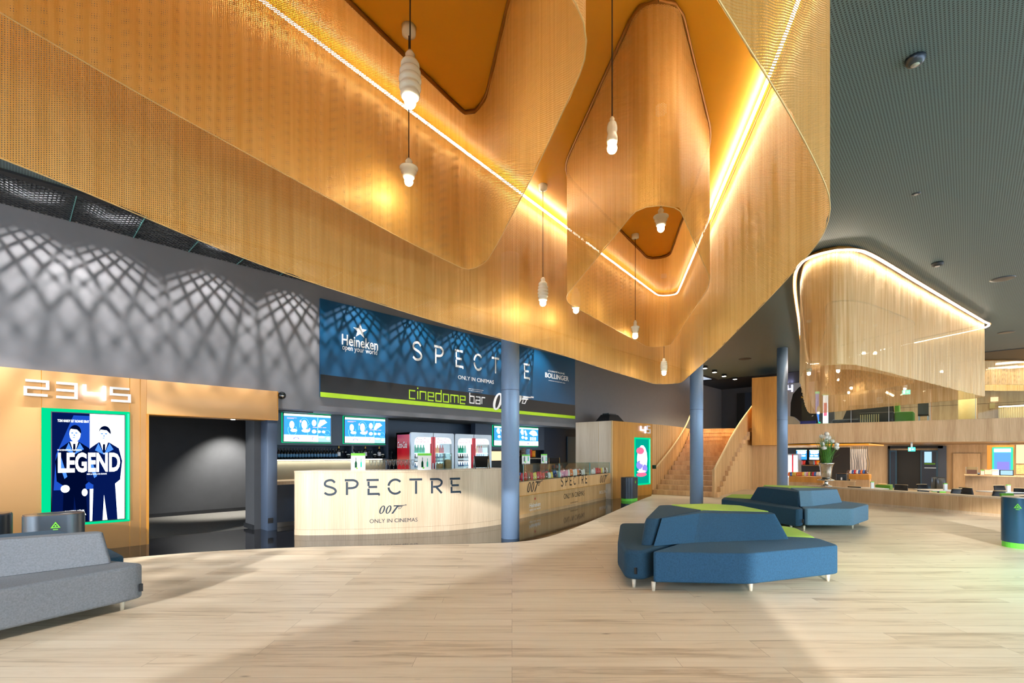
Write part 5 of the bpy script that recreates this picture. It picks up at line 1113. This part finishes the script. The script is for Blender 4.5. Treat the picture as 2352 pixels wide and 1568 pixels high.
def exit_sign(label, px0, px1, py0, py1, X):
    t = tg('exit_sign', label, 'exit sign', (px0 + px1) / 2, py1, X); y0, z1 = WX(px0, py0, X); y1, _ = WX(px1, py0, X); z0 = WX(px0, py1, X)[1]; w, h = y0 - y1, z1 - z0
    part('panel', MB().box(X, X + .06, y1, y0, z0, z1), 'exit_green', t)
    f = lambda a, b: (X - .004, y0 - a * w, z0 + b * h)
    part('pictogram', MB().flat([[(.12, .15), (.36, .15), (.36, .85), (.12, .85)], [(.5, .5), (.62, .3), (.62, .42), (.82, .42), (.82, .58), (.62, .58), (.62, .7)]], f), 'exit_white', t); part('bracket', MB().box(X + .02, X + .04, (y0 + y1) / 2 - .03, (y0 + y1) / 2 + .03, z1, (4.98 if z1 > 2.5 else 1.95)), 'steel', t)
exit_sign('green upstairs exit sign behind the far chain curtain', 2072, 2091, 896, 906, 30.0)
exit_sign('green exit sign above the dark cafe doors', 2086, 2102, 1027, 1036, 25.0)
bt = tg('wall_sign', 'pale number 5 with an arrow on the upstairs wood wall', 'wall sign', 2024, 926, 34.45); y0, z1 = WX(2015, 914, 34.45); y1, z0 = WX(2028, 924, 34.45); w, h = y0 - y1, WX(2015, 914, 34.45)[1] - WX(2015, 924, 34.45)[1]; z0 = z1 - h
pol = []
for q in SQ['5']: pol += stroke([(a * w * .9, b * h) for a, b in q], .07)
part('digit', MB().flat(pol, lambda a, b: (34.44, y0 - a, z0 + b)), 'digit_white', bt); part('arrow', MB().flat([[(w * 1.25, 0), (w * 1.8, h / 2), (w * 1.25, h)]], lambda a, b: (34.44, y0 - a, z0 + b)), 'oak_dark', bt)
t = tg('light_strip', 'lit white sloped ceiling light strip upstairs above the number 5 sign', 'light strip', 2045, 900, 33.0); y0, z1 = WX(2035, 900, 33); y1, z0 = WX(2053, 909, 33); part('diffuser', MB().bar((33.0, y0, z1), (33.0, y1, z0), .12, .10), 'warm_strip', t); part('housing', MB().box(33.0, 34.5, min(y0, y1), max(y0, y1), z0 + .06, z1 + .12), 'oak_panel', t)
t = tg('poster_stand', 'upright upstairs poster with green glowing ends, left behind the glass', 'light box', 1895, 976, 25.5); bxp(t, 'foot', 1888, 1903, 974, 992, 25.48, .3, 'near_black'); bxp(t, 'panel', 1890, 1901, 906, 976, 25.5, .12, 'poster_white'); bxp(t, 'green_cap', 1888, 1903, 904, 908, 25.48, .14, 'green_tube'); bxp(t, 'green_cap', 1888, 1904, 972, 977, 25.48, .14, 'green_tube'); bxp(t, 'picture', 1892, 1899, 925, 955, 25.49, .01, 'poster_red')
t = tg('poster_stand', 'narrow dark upstairs poster with green ends beside the white one', 'light box', 1876, 976, 26.4); bxp(t, 'foot', 1870, 1883, 971, 994, 26.38, .3, 'near_black'); bxp(t, 'panel', 1873, 1880, 902, 972, 26.4, .12, 'poster_mid'); bxp(t, 'green_cap', 1872, 1881, 899, 904, 26.38, .14, 'green_tube'); bxp(t, 'green_cap', 1870, 1883, 969, 975, 26.38, .14, 'green_tube')
t = tg('draped_standee', 'tall black cape shaped cardboard standee upstairs, left of the posters', 'standee', 1845, 976, 25.0)
f = lambda px, py: WX(px, py, 25.0)
mb = MB().slab([[f(a, b) for a, b in ((1816, 962), (1817, 925), (1822, 905), (1835, 890), (1846, 884), (1856, 897), (1864, 930), (1876, 950), (1880, 972), (1845, 974), (1832, 962), (1825, 957))]], lambda y, z, d: (25.0 - d, y, z), .06); part('cape', mb, 'near_black', t)
part('gold_mark', MB().slab([[f(a, b) for a, b in ((1841, 910), (1858, 914), (1858, 917), (1841, 914))]], lambda y, z, d: (24.93 - d, y, z), .01), 'gold_foil', t)
part('foot', MB().box(24.85, 25.1, f(1870, 976)[0], f(1815, 976)[0], U, U + .06), 'bone', t); part('base', MB().slab([[f(a, b) for a, b in ((1812, 976), (1812, 955), (1824, 957), (1838, 970), (1840, 976))]], lambda y, z, d: (24.9 - d, y, z), .06), 'bone', t); bxp(t, 'blue_plinth', 1838, 1873, 967, 977, 24.8, .3, 'standee_blue')
o = part('sign_digit', MB().flat([p for q in SQ['4'] for p in stroke([(a * .2, b * .34) for a, b in q], .06)], lambda a, b: (26.97, WX(1809, 900, 26.97)[0] - a, WX(1809, 900, 26.97)[1] + b)), 'four_glow'); tag(o, 'small glowing digit 4 upstairs beside the rightmost column', 'sign digit')
struct('wall_upper_side', MB().box(26.98, 27.1, WX(1850, 900, 27)[0] - .4, WX(1790, 900, 27)[0], U, ZC), 'pattern_white')
t = tg('round_pillar', 'cream round pillar upstairs right of the glass railing posts', 'pillar', 2222, 965, 31.0); yy, _ = WX(2222, 960, 31); part('shaft', MB().lathe([(.32, U), (.32, ZC)], (31, yy, 0), 24), 'curtain_cream', t); part('base_ring', MB().lathe([(.34, U), (.34, U + .08)], (31, yy, 0), 24), 'oak_dark', t)
t = tg('pleated_curtain', 'warmly lit cream pleated curtain upstairs at the far right', 'curtain', 2320, 962, 33.9); y0, z1 = WX(2293, 936, 33.9); y1 = WX(2375, 936, 33.9)[0]; mb = MB(); n = 60
for i in range(n + 1): y = y0 + (y1 - y0) * i / n; x = 33.9 + .05 * math.sin(i * 1.6); mb.v += [(x, y, U), (x, y, z1)]
for i in range(n): mb.f.append((2 * i, 2 * i + 2, 2 * i + 3, 2 * i + 1))
part('pleats', mb, 'curtain_cream', t, smooth=True); part('strip_light', MB().box(33.6, 33.66, y1, y0, z1 + .0, z1 + .05), 'warm_strip', t); part('pelmet', MB().box(33.5, 34.1, y1, y0, z1 + .05, z1 + .12), 'oak_dark', t)
t = tg('window_niche', 'small lit wall niche upstairs left of the pleated curtain', 'wall niche', 2285, 940, 34.4); bxp(t, 'lit_panel', 2275, 2293, 912, 922, 34.4, .05, 'orange_art'); bxp(t, 'panel', 2273, 2285, 926, 938, 34.4, .05, 'curtain_cream')
for px, py in ((2325, 833, ), (2300, 845), (2352, 842)):
    d = 3.45 * FPX / (HY - py) * 1.0; x, y, z = P(px, py, d); t = thing('ceiling_light', {2325: 'upper', 2300: 'left', 2352: 'right'}[px] + ' of three long warm lights in the black ceiling at the far right', 'ceiling light', (x, y, z), 'long warm ceiling lights')
    part('diffuser', MB().box(x - .25, x + .25, y - .45, y + .45, z, z + .02), 'warm_strip', t); part('frame', MB().box(x - .3, x + .3, y - .5, y + .5, z + .021, z + .05), 'rail_bronze', t)
lamp('AREA', 'upstairs_lamp', (28.5, 2.5, 4.85), 330, (1, .78, .5), (0, 0, -1), shape='RECTANGLE', size=6, size_y=5)
lamp('AREA', 'upstairs_lamp', (29.5, -2.5, 4.85), 200, (1, .8, .5), (0, 0, -1), shape='RECTANGLE', size=6, size_y=4)
lamp('AREA', 'cafe_lamp', (28.0, 2.0, 1.88), 240, (1, .78, .48), (0, 0, -1), shape='RECTANGLE', size=8, size_y=6)
lamp('AREA', 'cafe_lamp', (28.5, -2.5, 1.88), 160, (1, .78, .48), (0, 0, -1), shape='RECTANGLE', size=7, size_y=4)

# ================================================================== THE SUNKEN CAFE
XF = 34.4
t = tg('glass_double_door', 'dark framed glass double door at the back of the cafe, one leaf open to black', 'door', 2100, 1118, XF)
bxp(t, 'frame', 2039, 2166, 1024, 1030, XF - .05, .1, 'near_black'); bxp(t, 'dark_opening', 2058, 2118, 1034, 1121, XF, .05, 'near_black'); bxp(t, 'jamb', 2039, 2044, 1024, 1121, XF - .05, .1, 'near_black'); bxp(t, 'jamb', 2154, 2174, 1024, 1121, XF - .05, .1, 'blue_grey')
for a, b in ((2043, 2060), (2114, 2154)): lf = bxp(t, 'door_leaf', a, b, 1034, 1121, XF - .08, .05, 'blue_door'); bxp(lf, 'glass_pane', a + 3, b - 4, 1037, 1116, XF - .1, .015, 'blue_dark')
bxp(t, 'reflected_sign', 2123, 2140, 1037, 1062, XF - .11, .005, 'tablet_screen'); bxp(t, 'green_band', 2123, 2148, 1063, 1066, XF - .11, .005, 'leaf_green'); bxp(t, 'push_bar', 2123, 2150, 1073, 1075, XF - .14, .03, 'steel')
t = tg('flush_door', 'flush oak door in the cafe back wall, outlined by thin grooves', 'door', 2220, 1128, XF); bxp(t, 'leaf', 2189, 2252, 1041, 1131, XF, .05, 'oak_panel'); bxp(t, 'groove', 2188, 2253, 1040.3, 1041, XF - .005, .05, 'oak_dark'); bxp(t, 'groove', 2188, 2189, 1041, 1131, XF - .005, .05, 'oak_dark'); bxp(t, 'groove', 2252, 2253, 1041, 1131, XF - .005, .05, 'oak_dark')
t = tg('poster_light_box', 'blue sea poster light box with green glowing rim on the cafe back wall', 'light box', 2303, 1098, 30.0); bxp(t, 'backing', 2267, 2330, 1022, 1125, 30.1, .1, 'oak_amber'); bxp(t, 'glow_rim', 2279, 2327, 1027, 1100, 30.05, .04, 'green_tube'); bxp(t, 'poster_sheet', 2283, 2322, 1039, 1098, 30.0, .04, 'poster_sea'); bxp(t, 'white_band', 2283, 2322, 1030, 1038, 30.0, .04, 'poster_white'); bxp(t, 'cloud_shape', 2290, 2318, 1060, 1078, 29.99, .005, 'poster_violet')
t = tg('lit_art_panel', 'warm lit orange patterned art panel at the right edge of the cafe', 'art panel', 2345, 1092, 30.0); bxp(t, 'panel', 2334, 2370, 1021, 1064, 30.0, .05, 'orange_art'); bxp(t, 'lower_panel', 2334, 2370, 1067, 1088, 30.0, .05, 'kiosk_print')
t = tg('cafe_counter', 'brown oak cafe counter on the right behind the parapet', 'counter', 2290, 1137, 25.8); y0, z1 = WX(2217, 1090, 25.8); y1 = WX(2420, 1090, 25.8)[0]; part('front', MB().box(25.8, 26.5, y1, y0, LOW, z1 - .04), 'oak_dark', t); part('worktop', MB().box(25.76, 26.55, y1, y0 + .03, z1 - .04, z1), 'oak_panel', t)
zt = z1 + .002
def on_counter(name, label, cat, px, w, h, m, dep=.2, part2=None):
    y = WX(px, 1089, 26.0)[0]; t = thing(name, label, cat, (26.0, y, zt)); part('body', MB().box(26.0, 26.0 + dep, y - w / 2, y + w / 2, zt, zt + h), m, t, bevel=.01)
    if part2: part(part2[0], MB().box(25.985, 26.0, y - w / 2 * .85, y + w / 2 * .85, zt + h * part2[2], zt + h * part2[3]), part2[1], t)
on_counter('candy_jar', 'clear sweets jar on the left end of the brown cafe counter', 'jar', 2232, .34, .30, 'clear_glass', .25, ('sweets', 'sweet_brown', .1, .65)); on_counter('menu_card', 'small white menu card on the brown cafe counter', 'menu card', 2257, .11, .20, 'white_paper', .02, ('header', 'lime_mark', .85, 1))
on_counter('card_reader', 'small black card reader on the brown cafe counter', 'card reader', 2248, .07, .09, 'device_black', .1, ('display', 'steel', .5, .9)); on_counter('copper_display', 'copper coloured display on the brown cafe counter', 'display', 2270, .22, .22, 'copper', .2, ('picture', 'orange_art', .1, .9)); on_counter('paper_box', 'white paper box beside the copper display', 'box', 2283, .26, .22, 'white_paper', .2, ('lid', 'white_plastic', .8, .98)); on_counter('tablet_till', 'tablet till with a lit screen on the brown cafe counter', 'tablet till', 2312, .38, .21, 'device_black', .15, ('screen', 'tablet_screen', .1, .9))
def cbin(px0, px1, py0, label, X, m):
    t = tg('waste_bin', label, 'waste bin', (px0 + px1) / 2, 1122, X); y0, z1 = WX(px0, py0, X); y1, _ = WX(px1, py0, X); r = (y0 - y1) / 2; c = (X + r, (y0 + y1) / 2, 0)
    part('body', MB().lathe([(r, LOW + .08), (r, z1 - .02), (r * .9, z1)], c, 20), m, t); part('green_base', MB().lathe([(r * .97, LOW), (r * .97, LOW + .08)], c, 20), 'lime_green', t); part('lid', MB().lathe([(r * .8, z1), (r * .8, z1 + .01)], c, 20), 'near_black', t)
cbin(2138, 2154, 1095, 'slim dark waste bin beside the dark cafe doors', 32.0, 'bin_slate'); cbin(2151, 2173, 1097, 'wider grey waste bin right of the dark cafe doors', 31.6, 'bin_slate')
t = tg('display_pedestal', 'green display pedestal in the cafe, left of the dark doors', 'pedestal', 2027, 1125, 22.0); bxp(t, 'box', 2010, 2045, 1113, 1139, 22.0, .8, 'leaf_green', bevel=.02); bxp(t, 'gold_plate', 2016, 2035, 1111, 1112.9, 22.1, .4, 'gold_foil')
# chairs and tables of the cafe
def cafe_chair(px, d, ang, label, m='near_black', zt_=.40):
    x, y = cam((px - HX) / FPX * d, d); t = thing('cafe_chair', label, 'chair', (0, 0, 0))
    mb = MB(); n = 8
    for k, zz in enumerate((.42, .62, .85)):
        for i in range(n + 1): a = -1 + 2 * i / n; mb.v.append((a * (.22 - .02 * k), -.22 - .05 * k + .05 * a * a, zz))
    for k in range(2):
        for i in range(n): q = k * (n + 1) + i; mb.f.append((q, q + 1, q + n + 2, q + n + 1))
    b = part('backrest', mb, m, t, smooth=True); so = b.modifiers.new('thick', 'SOLIDIFY'); so.thickness = .025
    part('edge', MB().tube([(a * .18 / 1.0, -.325 + .05 * a * a, .855) for a in (-1, -.5, 0, .5, 1)], .013, 6), 'wood_edge' if m == 'near_black' else m, t)
    part('seat', MB().box(-.22, .22, -.22, .22, .42, .45), m, t, bevel=.02)
    for sx in (-.19, .19):
        for sy in (-.19, .19): part('leg', MB().bar((sx * 1.1, sy * 1.1, 0), (sx, sy, .42), .025), 'steel', t)
    move(t, (x, y, LOW), ang); return t
A0 = TH - PI / 2
cafe_chair(2064, 16.3, A0 + 2.2, 'black cafe chair with pale wood edge just over the middle of the parapet')
cafe_chair(2176, 15.0, A0 + .2, 'black cafe chair tucked in at the middle table behind the parapet'); cafe_chair(2133, 16.4, A0 + PI, 'black cafe chair on the far side of the middle table')
cafe_chair(2231, 15.3, A0 - 1.3, 'dark shell chair standing left of the right cafe table'); cafe_chair(2275, 14.2, A0, 'black cafe chair tucked in at the right cafe table'); cafe_chair(2313, 15.9, A0 + PI, 'black cafe chair on the far side of the right cafe table')
cafe_chair(2350, 14.6, A0 + 2.4, 'black cafe chair cut off by the right edge of the cafe'); cafe_chair(2336, 12.6, A0 + PI, 'bright green cafe chair beside the blue bin at the right edge', 'leaf_green')
cafe_chair(1966, 16.0, A0 - .8, 'black cafe chair at the left end of the cafe, behind the parapet')
def cafe_table(px, d, label, w=.75, card=None):
    x, y = cam((px - HX) / FPX * d, d); t = thing('cafe_table', label, 'table', (0, 0, 0))
    part('tabletop', MB().box(-w / 2, w / 2, -.38, .38, .72, .745), 'white_plastic', t, bevel=.008); part('post', MB().lathe([(.03, .03), (.03, .72)], (0, 0, 0), 10), 'device_black', t); part('foot', MB().lathe([(.24, 0), (.24, .015), (.03, .03)], (0, 0, 0), 16), 'device_black', t); move(t, (x, y, LOW), A0)
    if card:
        k = thing('table_card', card, 'menu card', (0, 0, 0)); part('card', MB().box(-.05, .05, -.025, .025, 0, .2), 'white_paper', k); part('header', MB().box(-.052, .052, -.027, .027, .2, .225), 'lime_mark', k); x2, y2 = cam((px - HX) / FPX * d + .05, d - .2); move(k, (x2, y2, LOW + .746), A0)
cafe_table(2155, 15.7, 'white topped cafe table in the middle behind the parapet', 1.0, 'white card with green top on the middle cafe table'); cafe_table(2297, 15.0, 'white topped cafe table on the right, before the brown counter', .8, 'white card with green top on the right cafe table')
cafe_table(2360, 13.6, 'white topped cafe table cut off by the right edge', .7); cafe_table(1990, 16.6, 'cafe table behind the left end of the parapet', 1.0, 'white card with green top on the left cafe table')
# the kiosk far left below the balcony
XK = 29.0
t = tg('kiosk_counter', 'amber oak sweets kiosk counter below the balcony, left of the vase', 'counter', 1850, 1112, 24.5)
bxp(t, 'upper_front', 1812, 1890, 1093, 1106, 24.5, .6, 'oak_amber'); bxp(t, 'lower_front', 1812, 1890, 1106, 1124, 24.6, .5, 'oak_panel')
t = tg('kiosk_side_counter', 'oak side counter of the kiosk, right of the vase', 'counter', 1960, 1118, 25.0); bxp(t, 'upper_front', 1945, 1997, 1088, 1100, 25.0, .6, 'oak_amber', bevel=.03); bxp(t, 'lower_front', 1957, 1997, 1100, 1124, 25.1, .5, 'oak_panel')
t = tg('kiosk_low_wall', 'low oak wall panel in front of the kiosk', 'low wall', 1930, 1118, 21.0); bxp(t, 'panel', 1900, 1963, 1104, 1124, 21.0, .1, 'oak_panel'); bxp(t, 'cap', 1899, 1964, 1102.5, 1104, 20.98, .14, 'wood_edge')
t = tg('coffee_machine', 'black coffee machine between the two kiosk counters', 'coffee machine', 1931, 1103, 23.5); bxp(t, 'body', 1920, 1945, 1087, 1108, 23.5, .5, 'device_black', bevel=.03); bxp(t, 'stand', 1919, 1946, 1107, 1142, 23.5, .5, 'oak_dark'); bxp(t, 'spout', 1931, 1934, 1096, 1102, 23.45, .05, 'white_plastic')
t = tg('kiosk_cabinet', 'black back panel of the kiosk carrying two menu screens', 'wall panel', 1860, 1090, XK); bxp(t, 'panel', 1808, 1952, 1028, 1110, XK, .1, 'near_black'); bxp(t, 'shelf', 1835, 1885, 1067, 1069, XK - .25, .25, 'oak_dark')
def kmenu(px0, px1, label, v):
    t = tg('menu_screen', label, 'menu screen', (px0 + px1) / 2, 1055, XK - .1); bxp(t, 'casing', px0 - 1, px1 + 1, 1032, 1056, XK - .08, .06, 'screen_black'); bxp(t, 'picture', px0, px1, 1033, 1055, XK - .09, .005, 'menu_blue'); bxp(t, 'top_bar', px0, px1, 1033, 1035, XK - .1, .005, 'menu_mint')
    mid = (px0 + px1) / 2
    if v: bxp(t, 'lower_bar', px0, px1, 1050, 1055, XK - .1, .005, 'menu_white')
    y0, z0 = WX(px0, 1055, XK - .1); y1 = WX(px1, 1055, XK - .1)[0]; w = y0 - y1
    part('cup_picture', MB().flat([blob(w * .25, .38, .07, .1), blob(w * .5, .36, .07, .09), blob(w * .75, .38, .1, .09), blob(w * .25, .2, .08, .04), blob(w * .7, .2, .1, .04)], lambda a, b: (XK - .1, y0 - a, z0 + b)), 'menu_white', t)
kmenu(1829, 1853, 'left small blue menu screen in the kiosk below the balcony', 0); kmenu(1859, 1881, 'right small blue menu screen in the kiosk, left of the flowers', 1)
t = tg('drinks_fridge', 'lit drinks fridge in the kiosk beside the rightmost column', 'fridge', 1822, 1090, 27.9); bxp(t, 'cabinet', 1809, 1834, 1042, 1126, 27.9, .6, 'fridge_silver'); bxp(t, 'lit_door', 1810, 1819, 1045, 1096, 27.88, .02, 'fridge_light'); bxp(t, 'lit_door', 1822, 1832, 1045, 1096, 27.88, .02, 'fridge_light'); bxp(t, 'mullion', 1819, 1822, 1043, 1098, 27.86, .03, 'fridge_red')
for i, (px, m, w) in enumerate(((1842, 'sweet_pink', 'pink'), (1846, 'cup_red', 'red'), (1862, 'cup_brown', 'brown'), (1866, 'cup_brown', 'brown'), (1870, 'cup_blue', 'pale blue'), (1874, 'cup_red', 'red'), (1878, 'cup_orange', 'orange'))):
    y, z = WX(px, 1067, XK - .15); t = thing('cup_stack', f'{w} paper cup stack on the kiosk shelf, ' + ('left' if i < 2 else 'right') + (' group' if i != 3 else ' group, second brown one'), 'paper cups', (XK - .15, y, z), 'cup stacks in the kiosk'); part('cups', MB().lathe([(.07, 0), (.085, .1), (.08, .11), (.095, .22)], (XK - .15, y, z), 10), m, t)
for i in range(16):
    m = rb.choice(list(names)); px = 1814 + i * 4.6; y, z = WX(px, 1093, 24.7)
    o = dup(BG[m], (24.7, y, z + .001), rb.uniform(-1.4, -.4), f'{names[m]} bag of sweets in the row on the amber kiosk counter', f'{names[m]} sweet bags on the amber kiosk counter'); o.scale = (1.4, 1.4, 1.1)
for i in range(9):
    m = rb.choice(list(names)); px = 1950 + i * 5; y, z = WX(px, 1088, 25.2)
    o = dup(BG[m], (25.2, y, z + .001), rb.uniform(-1.4, -.4), f'{names[m]} bag of sweets on the kiosk side counter right of the vase', f'{names[m]} sweet bags on the kiosk side counter'); o.scale = (1.3, 1.3, 1.0)
t = tg('patterned_panel', 'white patterned panel beside the kiosk, left of the dark doors', 'wall panel', 1971, 1085, 30.0); bxp(t, 'panel', 1952, 1990, 1031, 1100, 30.0, .08, 'pattern_white')
y0, z0 = WX(1952, 1085, 29.98); lines = MB()
for i in range(9): lines.flat(stroke(catmull([(.08 + i * .085, 0), (.08 + i * .085 + .05 * math.sin(i), .5), (.05 + i * .085, 1.0), (.08 + i * .085 + .04 * math.cos(i), 1.5)], False, 4), .02), lambda a, b: (29.985, y0 - a, z0 + b))
part('relief_lines', lines, 'blue_grey', t)
t = tg('orange_ceiling_panel', 'orange ceiling panel above the kiosk under the balcony', 'ceiling panel', 1880, 1028, 26.0); y0 = WX(1810, 1030, 26)[0]; y1 = WX(2010, 1030, 26)[0]; part('panel', MB().box(24.2, 29.0, y1, y0, 1.84, 1.90), 'orange_ceiling', t)
lamp('SPOT', 'kiosk_lamp', (26.5, WX(1850, 1040, 26.5)[0], 1.8), 220, (1, .78, .5), (0, 0, -1), spot_size=math.radians(140), spot_blend=.8, shadow_soft_size=.1)
lamp('AREA', 'green_tint_lamp', (*cam(7.6, 4.6), 1.2), 45, (.35, 1, .65), (-cam(1, -.15)[0], -cam(1, -.15)[1], -.75), shape='RECTANGLE', size=1.0, size_y=1.4)  # unseen lamp added for the green tint on the floor
